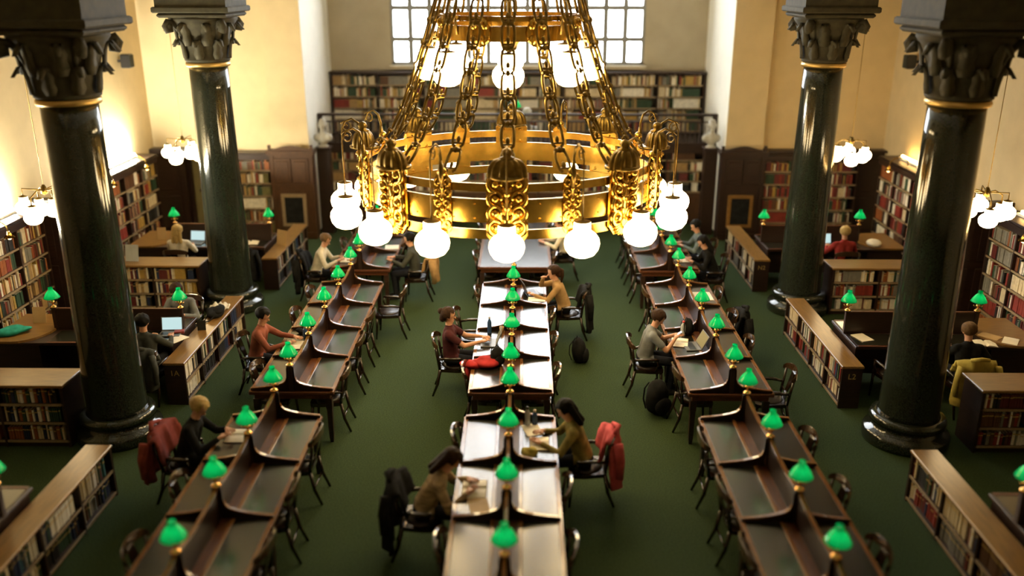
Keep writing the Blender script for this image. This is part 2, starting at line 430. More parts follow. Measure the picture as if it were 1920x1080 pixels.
# tall wall bookcases in the aisles
for s in (-1, 1):
    n = SIDE[s]
    for y0, y1, where in ((6.9, 10.1, 'near'), (11.75, 15.3, 'middle'), (16.95, 20.45, 'far')):
        if where == 'near': continue
        bookcase('wall_bookcase', 'tall dark bookcase against the %s wall in the %s bay' % (n, where), 'bookcase',
                 (sx(s, 8.36), (y0 + y1) / 2, 0), PI / 2 if s < 0 else -PI / 2, y1 - y0, 0.47, 2.2,
                 [0.10 + 0.325 * k for k in range(6)], 4, 'the tall bookcase', WARM if s < 0 else REDS, top_mat='dark_wood', cornice=True)
    # wooden wing walls between the bays, with cap rail
    for k, y in enumerate((10.48, 15.55)):
        x0, x1 = sx(s, 7.74), sx(s, 8.85); xa, xb = min(x0, x1), max(x0, x1)
        m = MB(); m.b2(xa, xb, y, y + .14, 0, 2.2); panel_face(m, xa, xb, 0.15, 2.1, y, 2, 2, 0, 0.07, 0.02)
        m.b2(xa - .03, xb, y - .04, y + .18, 2.2, 2.28)
        e = x0
        m.b2(e - .06, e + .06, y - .02, y + .16, 0, 2.36)
        struct(m.build('trim_%d' % (1 + k + (0 if s < 0 else 2)), 'dark_wood'))
# aisle end walls: bookcases, cabinets, doorway
bookcase('end_bookcase', 'tall dark bookcase on the end wall right of the far left column', 'bookcase', (sx(-1, 6.43), 21.2, 0), 0, 1.06, 0.38, 2.1,
         [0.10 + 0.315 * k for k in range(6)], 1, 'the end bookcase', [6, 0, 7, 13, 2, 10, 8, 5, 3], top_mat='dark_wood', cornice=True)
bookcase('end_bookcase', 'wide dark bookcase on the end wall behind the far right column', 'bookcase', (sx(1, 7.05), 21.2, 0), 0, 2.28, 0.38, 2.1,
         [0.10 + 0.315 * k for k in range(6)], 2, 'the end bookcase', [3, 4, 5, 8, 2, 1, 12, 7, 3], top_mat='dark_wood', cornice=True)
for s in (-1, 1):
    n = SIDE[s]; W = 1.02; H = 2.1
    t = thing('wall_cabinet', 'carved oak wall cabinet with arched crest under the white pier on the %s' % n, 'cabinet', (sx(s, 5.39), 21.08, 0))
    wd = 'panel_wood' if s < 0 else 'dark_wood'
    m = MB(); m.b2(-W / 2, W / 2, 0.02, 0.32, 0, H)
    m.b2(-W / 2, -W / 2 + .09, 0, .02, 0, H); m.b2(W / 2 - .09, W / 2, 0, .02, 0, H); m.b2(-W / 2 - .004, W / 2 + .004, -0.01, .02, 0, .16)
    m.b2(-W / 2 + .09, W / 2 - .09, .001, .02, 1.30, 1.38)
    m.build('body', wd, t)
    for k in (-1, 1):
        d = MB(); a, b = (-.41, -.01) if k < 0 else (.01, .41)
        d.b2(a, b, -.015, .02, 1.40, 1.98); panel_face(d, a, b, 1.40, 1.98, -.015, 1, 1, 0, .06, .012)
        d.build('door', wd, t)
    m = MB(); m.b2(-.3, .3, -.02, .02, .32, 1.12); m.build('niche_frame', 'shelf_edge' if s < 0 else 'oak_top', t)
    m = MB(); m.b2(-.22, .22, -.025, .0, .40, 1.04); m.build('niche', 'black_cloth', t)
    m = MB(); m.b2(-W / 2 - .06, W / 2 + .06, -.08, .32, H, H + .07); m.b2(-W / 2 - .03, W / 2 + .03, -.05, .32, H - .05, H)
    m.build('cornice', wd, t)
    pts = [(-W / 2, H + .07)] + [(-W / 2 + W * i / 12, H + .10 + .09 * math.sin(PI * i / 12) ** 2) for i in range(13)] + [(W / 2, H + .07)]
    m = MB(); m.prism(pts, 0.0, .06, 'y'); m.b2(-W / 2 - .02, -W / 2 + .04, -.01, .07, H + .07, H + .2); m.b2(W / 2 - .04, W / 2 + .02, -.01, .07, H + .07, H + .2)
    m.build('crest', wd, t)
# panelled wainscot beside the end bookcases
m = MB(); m.b2(sx(-1, 8.85), sx(-1, 8.2), 21.45, 21.6, 0, 2.12); panel_face(m, sx(-1, 8.85), sx(-1, 8.2), .1, 2.0, 21.45, 1, 2)
m.b2(sx(-1, 8.85), sx(-1, 7.0), 21.3, 21.6, 2.05, 2.16); m.b2(sx(-1, 7.12), sx(-1, 7.0), 21.45, 21.6, 0, 2.05)
m.b2(sx(-1, 8.2), sx(-1, 8.08), 21.42, 21.6, 0, 2.05)
struct(m.build('trim_5', 'dark_wood'))
m = MB(); m.b2(sx(1, 8.2), sx(1, 8.85), 21.45, 21.6, 0, 2.1); panel_face(m, sx(1, 8.2), sx(1, 8.85), .1, 2.0, 21.45, 1, 2)
m.b2(sx(1, 5.9), sx(1, 8.85), 21.3, 21.6, 2.1, 2.16)
struct(m.build('trim_6', 'dark_wood'))
# stair seen through the doorway
d = struct(ob('door_1', None, None, (sx(-1, 7.6), 21.9, 0)), 'dark doorway with a rising stair behind the far left column')
m = MB(); m.b2(-.9, .9, .42, .5, 0, 3.4); m.build('stair_wall', 'stair_wall', d)
m = MB(); m.b2(-.9, -.8, 0, .5, 0, 3.4); m.b2(.8, .9, 0, .5, 0, 3.4); m.b2(-.9, .9, 0, .5, 3.4, 3.5); m.build('jamb', 'dark_wood', d)
m = MB(); m.b2(-.60, -.40, -.26, -.20, 0, 2.04); panel_face(m, -.60, -.40, .1, 1.95, -.26, 1, 3, 0, .04, .012); m.build('door_leaf', 'dark_wood', d)
for k in range(8):
    MB().b2(-.30 + k * .15, .8, .05, .42, k * .16, (k + 1) * .16).build('stair_step', 'dark_wood', d)
m = MB(); m.tube([(-.40, .2, .95), (.75, .2, 2.20)], .04, 8); m.build('handrail', 'dark_wood', d)

# apse: lower bookcase, gallery, balustrade, upper bookcase
bookcase('apse_bookcase', 'dark bookcase with cupboards under the gallery behind the chandelier', 'bookcase', (AX, 22.6, 0), 0, 9.8, 0.45, 1.98,
         [0.86, 1.13, 1.40, 1.68], 9, 'the gallery bookcase', [3, 4, 5, 2, 1, 8, 7, 0], top_mat='dark_wood', doors=0.84, full=.7)
g = thing('gallery', 'dark wooden gallery floor with balustrade below the tall window', 'gallery', (AX, 22.5, 1.98))
MB().b2(-5.0, 5.0, -0.04, 2.0, 0, 0.12).build('gallery_floor', 'dark_wood', g)
MB().b2(-5.0, 5.0, -0.08, 0.02, -0.10, 0.16).build('fascia', 'dark_wood', g)
MB().b2(-5.0, 5.0, -0.06, 0.06, 0.82, 0.88, ch=.015).build('handrail', 'dark_wood', g)
MB().b2(-5.0, 5.0, -0.03, 0.03, 0.66, 0.69).build('rail', 'dark_wood', g)
bal = MB(); bal.lathe([(.014, 0), (.022, .08), (.012, .25), (.02, .4), (.012, .54)], 6)
bme = bal.mesh('baluster', 'dark_wood')
for i in range(84): ob('baluster', bme, g, (-4.94 + 9.88 * i / 83, 0, .12))
for i in range(5): MB().b2(-.06, .06, -.05, .05, .12, .86).build('newel_post', 'dark_wood', g, (-4.94 + 9.88 * i / 4, 0, 0))
bookcase('gallery_bookcase', 'long bookcase on the gallery under the bright window', 'bookcase', (AX, 24.1, 2.1), 0, 9.9, 0.36, 1.62,
         [0.08, 0.38, 0.68, 0.98, 1.28], 8, 'the upper bookcase', [0, 1, 2, 3, 7, 12, 5, 7, 10, 1], top_mat='dark_wood', top_t=.06)

# ------------------------------------------------------------------ columns
def column(s, y, where):
    n = SIDE[s]
    t = thing('column', 'polished dark green marble column with leafy capital, %s one on the %s' % (where, n), 'column', (sx(s, 5.45), y, 0))
    MB().lathe([(.56, 0), (.57, .04), (.57, .13), (.55, .17), (.47, .19), (.44, .24), (.44, .27), (.49, .29), (.50, .34), (.48, .385), (.42, .40)], 48).build('base', 'marble', t)
    prof = [(.41, .40), (.39, .46)] + [(.39 - .055 * (k / 10), .46 + (4.56 - .46) * k / 10) for k in range(1, 11)]
    MB().lathe(prof, 48).build('shaft', 'marble', t)
    MB().lathe([(.34, 4.56), (.375, 4.565), (.385, 4.60), (.375, 4.635), (.34, 4.64)], 48).build('gilt_ring', 'gold_paint', t)
    MB().lathe([(.36, 4.64), (.39, 4.66), (.39, 4.70), (.37, 4.72), (.395, 4.9), (.44, 5.1), (.52, 5.28), (.58, 5.36), (.58, 5.40)], 32).build('bell', 'capital_stone', t)
    lf = MB()
    secs = []
    for k in range(9):
        u = k / 8; zz = .34 * math.sin(u * PI * .62) - (.10 * max(0, u - .75) / .25 if u > .75 else 0)
        rr = .40 + .06 * u + .12 * u ** 3; wd = .085 * (1 - .55 * u ** 2) * (1 if k else .8) * (1.12 if k % 2 else .9); th = .02
        secs.append([(rr, -wd, zz), (rr + th * 1.6, 0, zz), (rr, wd, zz), (rr - th, 0, zz)])
    lf.strip(secs, 0, None, True); lme = lf.mesh('acanthus_leaf', 'capital_stone')
    for r, (z, sc, off) in enumerate(((4.70, 1.0, 0), (4.93, 1.12, .5))):
        for k in range(8):
            o = ob('acanthus_leaf', lme, t, (0, 0, z), 2 * PI * (k + off) / 8); o.scale = (sc, sc, sc)
    for k in range(4):
        a = PI / 4 + k * PI / 2; v = MB()
        pts = [(.40, 0, 5.02), (.46, 0, 5.18), (.56, 0, 5.31), (.66, 0, 5.33), (.70, 0, 5.26), (.67, 0, 5.19), (.61, 0, 5.20), (.61, 0, 5.25), (.645, 0, 5.26)]
        v.tube(pts, [.03, .04, .05, .06, .065, .065, .055, .045, .03], 8)
        v.ell((.65, 0, 5.26), (.07, .08, .07)); v.build('volute', 'capital_stone', t, (0, 0, 0), a)
    for k in range(4):
        v = MB(); v.lathe([(0, -.02), (.07, -.01), (.05, .03), (0, .05)], 10, M=Matrix.Translation((.53, 0, 5.42)) @ Matrix.Rotation(PI / 2, 4, 'Y'))
        v.build('rosette', 'capital_stone', t, (0, 0, 0), k * PI / 2)
    m = MB(); m.box((0, 0, 5.44), (1.18, 1.18, .08), ch=.03); m.box((0, 0, 5.53), (1.30, 1.30, .10), ch=.02)
    m.build('abacus', 'capital_stone', t)
    m = MB(); m.box((0, 0, 6.04), (1.20, 1.20, .92)); m.box((0, 0, 5.86), (1.26, 1.26, .06), ch=.01); m.box((0, 0, 6.44), (1.32, 1.32, .12), ch=.02)
    m.build('impost_block', 'capital_stone', t)
for s in (-1, 1):
    column(s, 11.1, 'nearest'); column(s, 16.25, 'farther')

# ------------------------------------------------------------------ chandelier
CX, CY = -0.20, 13.40
ch = thing('chandelier', 'huge brass ring chandelier with ornate plates, chains and white glass globes', 'chandelier', (CX, CY, 2.7))
Z0 = 2.7
def band(r, z0, z1, th, name='band', par=ch, seg=96, rivets=0):
    m = MB(); m.lathe([(r, z0 - Z0), (r, z1 - Z0), (r - th, z1 - Z0), (r - th, z0 - Z0)], seg, closed=True, smooth=False)
    for f in range(len(m.sm)): m.sm[f] = True
    for i in range(rivets):
        for zz in (z0 + .06, z1 - .06):
            a = 2 * PI * (i + .5) / rivets
            m.ell((r * math.cos(a), r * math.sin(a), zz - Z0), .013, 6, 4)
    o = m.build(name, 'brass', par)
    mod = o.modifiers.new('edge', 'EDGE_SPLIT'); mod.split_angle = math.radians(40)
    return o
RB = 2.17
band(RB, 2.80, 2.93, .025, 'lower_band'); band(RB, 3.02, 3.335, .03, 'wide_band', rivets=48); band(RB, 3.43, 3.54, .025, 'upper_band')
# ornate plates (face +x locally)
def big_plate():
    m = MB(); W = .27
    out = [(-.17, 2.74), (.17, 2.74), (W, 2.86), (W, 3.60), (.2, 3.68), (-.2, 3.68), (-W, 3.60), (-W, 2.86)]
    m.prism([(a, b - Z0) for a, b in out], 0, .03, 'x')
    for j, z in enumerate((3.55, 3.36, 3.17, 2.98)):
        for sg in (-1, 1):
            pts = []
            for k in range(15):
                u = k / 14; an = u * 2 * PI * .80 - PI * .5; r = .108 * (1 - .35 * u)
                pts.append((.055, sg * (.145 + r * math.cos(an)), z - Z0 + r * math.sin(an)))
            m.tube(pts, [.036 - .010 * k / 14 for k in range(15)], 8)
            m.ell((.06, sg * .15, z - Z0), (.075, .052, .052), 12, 8)
            m.tube([(.05, 0, z - .18 - Z0), (.06, sg * .03, z - .1 - Z0), (.055, sg * .06, z - .04 - Z0)], [.03, .034, .02], 8)
    m.tube([(.05, 0, 2.9 - Z0), (.06, 0, 3.6 - Z0)], .03, 8)
    for k in range(13):
        a = PI * (k / 12) + PI
        c = (.05, .12 * math.cos(a), 2.88 - Z0 + .13 * math.sin(a))
        M = Matrix.Translation(c) @ Matrix.Rotation(-a + PI / 2, 4, 'X').inverted()
        m.ell((0, 0, 0), (.03, .022, .075), 6, 5, M=Matrix.Translation(c) @ Matrix.Rotation(a - PI / 2, 4, 'X'))
    m.ell((.05, 0, 2.9 - Z0), (.05, .07, .07), 10, 6)
    return m.mesh('ornament_plate', 'brass')
def crown():
    m = MB(); vs = []; fs = []; SG = 72; RN_ = 9
    for j in range(RN_ + 1):
        u = j / RN_; r = .27 * (math.cos(u * PI / 2) ** .55) + .002; z = 3.64 + .24 * math.sin(u * PI / 2) ** 1.1 - Z0
        for k in range(SG):
            a = 2 * PI * k / SG; rr = r * (.80 + .20 * abs(math.sin(a * 6)))
            vs.append((.03 + rr * .62 * math.cos(a), rr * math.sin(a), z))
    for j in range(RN_):
        for k in range(SG): fs.append((j * SG + k, j * SG + (k + 1) % SG, (j + 1) * SG + (k + 1) % SG, (j + 1) * SG + k))
    m.add(vs, fs, 0, True)
    m.lathe([(.0, .20), (.09, .21), (.10, .24), (.05, .26), (.075, .30), (.05, .35), (0, .37)], 12, c=(.03, 0, 3.64 - Z0))
    m.lathe([(.18, -.03), (.235, -.02), (.24, .01), (.2, .02)], 18, c=(0, 0, 3.64 - Z0))
    return m.mesh('crown_finial', 'dark_brass')
def small_plate():
    m = MB(); W = .12
    out = [(-.08, 2.86), (.08, 2.86), (W, 2.93), (W, 3.58), (.06, 3.64), (-.06, 3.64), (-W, 3.58), (-W, 2.93)]
    m.prism([(a, b - Z0) for a, b in out], 0, .025, 'x')
    for j in range(5):
        z = 2.98 + .14 * j
        for sg in (-1, 1):
            pts = []
            for k in range(11):
                u = k / 10; an = u * 2 * PI - PI * .5; r = .055 * (1 - .55 * u)
                pts.append((.04, sg * (.06 + r * math.cos(an)), z - Z0 + r * math.sin(an)))
            m.tube(pts, .014, 6)
        m.ell((.04, 0, z + .06 - Z0), (.03, .03, .035), 8, 5)
    m.ell((.03, 0, 3.66 - Z0), (.06, .07, .07), 10, 6)
    m.ell((.03, 0, 2.87 - Z0), (.05, .06, .05), 10, 6)
    return m.mesh('small_ornament_plate', 'brass')
BP, CR, SP = big_plate(), crown(), small_plate()
def globe_mesh(R, hs, name, ml):
    m = MB(); prof = [(0, -.80), (.42, -.78), (.72, -.62), (.93, -.30), (1.0, .04), (.95, .36), (.78, .62), (.58, .78), (.48, .88), (.47, 1.36), (.42, 1.42), (0, 1.42)]
    m.lathe([(a * R, b * R * hs) for a, b in prof], 32); return m.mesh(name, ml)
GM = globe_mesh(.228, .93, 'globe', 'globe_glass')
cap = MB(); cap.lathe([(0, .288), (.105, .288), (.108, .302), (.06, .312), (.018, .325), (.014, .36), (0, .36)], 16); CAPM = cap.mesh('globe_cap', 'dark_brass')
RG, ZG = 2.52, 2.79
arm = MB()
pts = [(RB + .03, 0, 3.30), (RB + .05, 0, 3.62), (RB + .06, 0, 3.86), (RB + .10, 0, 3.99), (RB + .19, 0, 4.05), (RB + .29, 0, 4.01), (RG, 0, 3.88), (RG, 0, 3.5), (RG, 0, ZG + .345)]
arm.tube([(a, b, c - Z0) for a, b, c in pts], [.022, .022, .02, .018, .016, .014, .010, .009, .009], 8)
sc = [(RG - .07 + .09 * (1 - .75 * k / 16) * math.cos(.5 + 4.4 * PI * k / 16 * .62), 0, 3.93 - Z0 + .09 * (1 - .75 * k / 16) * math.sin(.5 + 4.4 * PI * k / 16 * .62)) for k in range(17)]
arm.tube(sc, .010, 6)
arm.tube([(RB + .05, 0, 3.5 - Z0), (RB + .055, 0, 3.65 - Z0), (RB + .06, 0, 3.82 - Z0)], [.02, .045, .02], 8)
ARM = arm.mesh('globe_arm', 'dark_brass')
lk = MB()
for sg in (-1, 1):
    lk.tube([(0, sg * .04, -.165), (0, sg * .074, -.13), (0, sg * .084, -.05), (0, sg * .084, .05), (0, sg * .074, .13), (0, sg * .04, .165)], .021, 6, flat=1.0)
lk.box((0, 0, .165), (.05, .15, .05), ch=.010); lk.box((0, 0, -.11), (.028, .15, .024), ch=.006)
lk.ell((0, 0, -.06), (.02, .03, .05), 8, 6)
lk.ell((.012, 0, .165), (.035, .035, .045), 8, 6)
LINK = lk.mesh('chain_link', 'dark_brass')
def chain_r(z): return max(.45, 1.65 - .36 * (z - 4.03) + .04 * (z - 4.9) ** 2)
for k in range(16):
    a = -PI / 2 + 2 * PI * k / 16
    ca, sa = math.cos(a), math.sin(a)
    if k % 2 == 0:
        p = ob('ornament_plate', BP, ch, (RB * ca, RB * sa, 0), a); ob('crown_finial', CR, p)
    else: ob('small_ornament_plate', SP, ch, (RB * ca, RB * sa, 0), a)
    ob('globe_arm', ARM, ch, (0, 0, 0), a)
    gl = ob('globe', GM, ch, (RG * ca, RG * sa, ZG - Z0), a); ob('globe_cap', CAPM, gl)
    # chain of ladder links up to the crown
    z = 3.60; r = 2.02
    while z < 6.7:
        z2 = z + .31; r2 = chain_r(z2) if z2 > 4.0 else 2.02 + (1.66 - 2.02) * (z2 - 3.6) / .42
        zc, rc = (z + z2) / 2, (r + r2) / 2
        o = ob('chain_link', LINK, ch, (rc * ca, rc * sa, zc - Z0))
        o.rotation_euler = Euler((0, -math.atan2(r - r2, z2 - z), a), 'XYZ')
        z, r = z2, r2
R2, Z2 = 1.18, 4.78
band(1.0, 5.22, 5.42, .025, 'upper_tier_band', seg=64); band(1.0, 5.48, 5.55, .02, 'upper_tier_rim', seg=64)
band(.62, 6.7, 6.9, .03, 'top_crown_band', seg=48)
ua = MB(); ua.tube([(a, 0, b - Z0) for a, b in [(1.0, 5.3), (1.03, 5.5), (1.09, 5.56), (1.16, 5.50), (R2, 5.36), (R2, Z2 + .34)]], [.018, .018, .016, .014, .01, .01], 8)
UAM = ua.mesh('upper_arm', 'dark_brass')
GM2 = globe_mesh(.215, .95, 'globe', 'globe_glass')
sc_ = MB(); sc_.ell((0, 0, 5.34 - Z0), (.04, .16, .2), 12, 8)
for sg in (-1, 1):
    for zz in (5.24, 5.44): sc_.ell((.02, sg * .08, zz - Z0), (.05, .06, .07), 8, 6)
SCM = sc_.mesh('upper_tier_ornament', 'brass')
for k in range(8):
    a = -PI / 2 + 2 * PI * k / 8
    ob('upper_arm', UAM, ch, (0, 0, 0), a)
    gl = ob('globe', GM2, ch, (R2 * math.cos(a), R2 * math.sin(a), Z2 - Z0), a); ob('globe_cap', CAPM, gl)
    ob('upper_tier_ornament', SCM, ch, (1.0 * math.cos(a + PI / 8), 1.0 * math.sin(a + PI / 8), 0), a + PI / 8)
m = MB()
for k in range(4):
    a = k * PI / 4
    m.box((0, 0, 5.32 - Z0), (2.0, .03, .05), rz=a)
m.build('spokes', 'dark_brass', ch)
m = MB(); m.tube([(0, 0, 5.2 - Z0), (0, 0, 11.4 - Z0)], .03, 10); m.lathe([(0, 0), (.1, .05), (.16, .2), (.08, .34), (.03, .4)], 16, c=(0, 0, 5.0 - Z0)); m.build('stem', 'dark_brass', ch)

# globe clusters over the aisle desks
CGM = globe_mesh(.135, .93, 'globe', 'small_globe_glass')
cc = MB(); cc.lathe([(0, .172), (.062, .172), (.064, .182), (.02, .195), (0, .21)], 12); CCM = cc.mesh('globe_cap', 'dark_brass')
for s in (-1, 1):
    for y, z, where in ((13.1, 2.66, 'middle'), (18.3, 2.54, 'far')):
        t = thing('pendant_lamp', 'cluster of small white globes hanging over the %s desk of the %s aisle' % (where, SIDE[s]), 'pendant lamp', (sx(s, 7.05 if where == 'middle' else 6.86), y, z - .14))
        m = MB(); m.tube([(0, 0, .45), (0, 0, 11.4 - z + .14)], .006, 8); m.lathe([(0, 0), (.05, .03), (.05, .1), (.02, .16)], 12, c=(0, 0, .42)); m.build('rod', 'dark_brass', t)
        for k in range(6):
            a = 2 * PI * k / 6 + .3; r = .30; dz = .10 if k % 2 else 0.0
            g_ = ob('globe', CGM, t, (r * math.cos(a), r * math.sin(a), .14 + dz)); ob('globe_cap', CCM, g_)
            mm = MB(); mm.tube([(0, 0, .5), (.5 * r * math.cos(a), .5 * r * math.sin(a), .52), (r * math.cos(a), r * math.sin(a), .44 + dz), (r * math.cos(a), r * math.sin(a), .32 + dz)], .010, 6)
            mm.build('branch', 'dark_brass', t)
# gooseneck lamps on the tall wall bookcases and tubes lying on top of them
for s in (-1, 1):
    n = SIDE[s]
    for i, (y, wh) in enumerate(((13.75, 'middle'), (17.6, 'far, nearer end'), (19.3, 'far, farther end'))):
        t = thing('shelf_lamp', 'little brass gooseneck lamp reaching out over the %s wall bookcase, %s' % (n, wh), 'shelf lamp', (sx(s, 8.5), y, 2.2))
        d = -s
        MB().tube([(0, 0, 0), (0, 0, .10), (d * .1, 0, .17), (d * .28, 0, .16), (d * .38, 0, .08), (d * .40, 0, -.03)], .012, 8).build('neck', 'dark_brass', t)
        MB().lathe([(.02, .05), (.03, .02), (.085, -.05), (.08, -.05), (.025, .015)], 14, c=(d * .40, 0, -.06)).build('shade', 'brass', t)
        MB().ell((d * .40, 0, -.115), .032, 10, 8).build('bulb', 'shelf_lamp_glass', t)
    for y0, y1, wh in ((12.2, 15.0, 'middle'), (17.3, 20.1, 'far')):
        t = thing('uplight', 'glowing tube light lying on top of the %s wall bookcase in the %s bay' % (n, wh), 'tube light', (sx(s, 8.68), (y0 + y1) / 2, 2.2))
        MB().b2(-.06, .06, -(y1 - y0) / 2, (y1 - y0) / 2, 0, .04).build('housing', 'white_plaster', t)
        MB().tube([(0, -(y1 - y0) / 2 + .05, .07), (0, (y1 - y0) / 2 - .05, .07)], .025, 10).build('tube', 'uplight_tube_cool' if s < 0 else 'uplight_tube_warm', t)
    t = thing('wall_speaker', 'small dark loudspeaker high on the %s wall near the end corner' % n, 'loudspeaker', (sx(s, 8.85), 20.3, 4.2))
    MB().b2(min(0, -s * .1), max(0, -s * .1), -.03, .03, .08, .14).build('bracket', 'black_plastic', t)
    MB().box((-s * .2, 0, .11), (.2, .24, .3), ch=.02).build('body', 'black_plastic', t)
    MB().box((-s * .305, 0, .11), (.012, .2, .26), ch=.004).build('grille', 'charcoal_cloth', t)

# ------------------------------------------------------------------ reading tables
TZ = 0.78
half = MB()
crv = [(.02, .36), (.042, .355), (.052, .33), (.056, .19), (.070, .145), (.105, .112), (.17, .088), (.27, .064), (.39, .046), (.50, .036), (.545, .032), (.555, .02), (.555, 0), (.02, 0)]
half.prism([(a, TZ + b) for a, b in crv], -.014, .014, 'y')
secs = []
for (a, b) in crv[3:11]:
    secs.append([(a, -.02, TZ + b - .004), (a, .02, TZ + b - .004), (a + .006, .02, TZ + b + .012), (a + .006, -.02, TZ + b + .012)])
half.strip(secs, 1)
PART = half.mesh('partition', ['divider_wood', 'rail_wood'])
leg = MB(); leg.strip([[(-a, -a, z), (a, -a, z), (a, a, z), (-a, a, z)] for a, z in ((.022, 0), (.03, .1), (.036, .5), (.042, .52), (.042, .66))]); LEG = leg.mesh('leg', 'dark_wood')
post = MB(); post.box((0, 0, TZ + .18), (.055, .06, .36), ch=.006); post.box((0, 0, TZ + .365), (.075, .08, .02), ch=.006); POST = post.mesh('post', 'dark_wood')
SPZ = TZ + .375
def reading_table(label, cx, y0, n, pitch, W=1.14, flat=False):
    L = n * pitch + .10; yc = y0 + n * pitch / 2
    t = thing('reading_table', label, 'table', (cx, yc, 0))
    m = MB(); m.b2(-W / 2, W / 2, -L / 2, L / 2, TZ - .045, TZ, ch=.008); m.build('table_top', 'table_wood', t)
    m = MB()
    for sg in (-1, 1): m.b2(sg * (W / 2 - .045), sg * (W / 2 + .002), -L / 2, L / 2, TZ, TZ + .006)
    if flat:
        for sg in (-1, 1): m.b2(-W / 2, W / 2, sg * (L / 2 - .045), sg * (L / 2 + .002), TZ, TZ + .006)
    m.build('edge_moulding', 'rail_wood', t)
    m = MB()
    for sg in (-1, 1): m.b2(sg * (W / 2 - .09), sg * (W / 2 - .06), -L / 2 + .06, L / 2 - .06, TZ - .115, TZ - .045)
    m.b2(-W / 2 + .06, W / 2 - .06, -L / 2 + .04, -L / 2 + .07, TZ - .115, TZ - .045); m.b2(-W / 2 + .06, W / 2 - .06, L / 2 - .07, L / 2 - .04, TZ - .115, TZ - .045)
    m.build('apron', 'table_wood', t)
    for yy in (-L / 2 + .08, 0, L / 2 - .08):
        for sg in (-1, 1): ob('leg', LEG, t, (sg * (W / 2 - .08), yy, 0))
    for i in range(n):
        ya = -L / 2 + .05 + i * pitch; yb = ya + pitch
        for sg in (-1, 1):
            m = MB(); m.b2(sg * (.02 if flat else .165), sg * (W / 2 - .05), ya + (.0 if flat else .025), yb - (.0 if flat else .025), TZ + .0005, TZ + .005); m.build('leather_inset', 'leather_top', t)
            if not flat:
                m = MB(); m.b2(sg * .12, sg * .165, ya + .02, yb - .02, TZ, TZ + .012, ch=.003); m.build('pen_ledge', 'rail_wood', t)
    if flat: return t
    poly_t = []
    N = n * 8
    for k in range(N + 1):
        u = (k % 8) / 8; poly_t.append((-L / 2 + .05 + k * pitch / 8, TZ + .355 - .05 * math.sin(PI * u) ** .8))
    m = MB(); m.prism([(-L / 2 + .05, TZ)] + poly_t + [(L / 2 - .05, TZ)], -.014, .014, 'x'); m.build('divider', 'divider_wood', t)
    for i in range(n):
        m = MB(); m.strip([[(-.02, a, b - .004), (.02, a, b - .004), (.02, a, b + .014), (-.02, a, b + .014)] for a, b in poly_t[i * 8:i * 8 + 9]])
        m.build('divider_cap', 'rail_wood', t)
    for i in range(n + 1):
        yy = -L / 2 + .05 + i * pitch
        ob('post', POST, t, (0, yy, 0)); ob('partition', PART, t, (0, yy, 0)); ob('partition', PART, t, (0, yy, 0), PI)
    return t
ROWS = {-1: AX - 2.945, 0: AX, 1: AX + 2.945}
RN = {-1: 'left', 0: 'centre', 1: 'right'}
PA, PB = 1.112, 1.115
YA, YB, YC = 5.65, 10.88, 16.22
for r in (-1, 0, 1):
    reading_table('long desk with dividers at the near end of the %s row, cut by the frame' % RN[r], ROWS[r], YA, 4, PA)
    reading_table('long desk with dividers in the middle of the %s row' % RN[r], ROWS[r], YB, 4, PB)
    if r: reading_table('desk with dividers at the far end of the %s row' % RN[r], ROWS[r], YC, 3, PB)
    else: reading_table('wide flat table without dividers at the far end of the centre row', ROWS[r], YC + .2, 3, PB, W=1.42, flat=True)

# ------------------------------------------------------------------ green lamps
def make_lamp():
    t = thing('desk_lamp', '', 'lamp')
    MB().lathe([(0, 0), (.05, 0), (.052, .012), (.03, .025), (.014, .035), (.012, .06), (.03, .075), (.036, .09), (.026, .108), (.010, .115), (.010, .17), (.0, .17)], 16).build('stem', 'lamp_brass', t)
    MB().lathe([(.012, .155), (.028, .165), (.06, .17), (.062, .176), (.02, .176), (.012, .18)], 16).build('gallery_ring', 'lamp_brass', t)
    m = MB(); m.lathe([(.118, .155), (.121, .158), (.112, .178), (.088, .222), (.060, .262), (.040, .286), (.034, .30), (.036, .328)], 20)
    m.f = m.f[:-2]; m.m = m.m[:-2]; m.sm = m.sm[:-2]
    m.build('shade', 'green_glass', t)
    MB().ell((0, 0, .20), (.022, .022, .03), 8, 6).build('bulb', 'lamp_bulb', t)
    for k in range(2):
        a = k * PI
        MB().tube([(.03 * math.cos(a), .03 * math.sin(a), .09), (.06 * math.cos(a), .06 * math.sin(a), .08), (.065 * math.cos(a), .065 * math.sin(a), .10)], .008, 6).build('key', 'lamp_brass', t)
    return t
LAMP = make_lamp(); first = [True]
def place_lamp(x, y, z, label, group):
    if first[0]:
        first[0] = False; LAMP.location = (x, y, z); LAMP['label'] = label; LAMP['group'] = group; return LAMP
    return copy_tree(LAMP, (x, y, z), random.uniform(-.4, .4), label, group)
for r in (-1, 0, 1):
    ys = [YA + PA * k for k in range(1, 5)] + [YB + PB * k for k in range(5)] + ([YC + PB * k for k in range(4)] if r else [])
    for i, y in enumerate(ys):
        place_lamp(ROWS[r], y, SPZ, 'green glass lamp on the %s desk row, %s from the near end' % (RN[r], ORD[i]), 'green desk lamps')

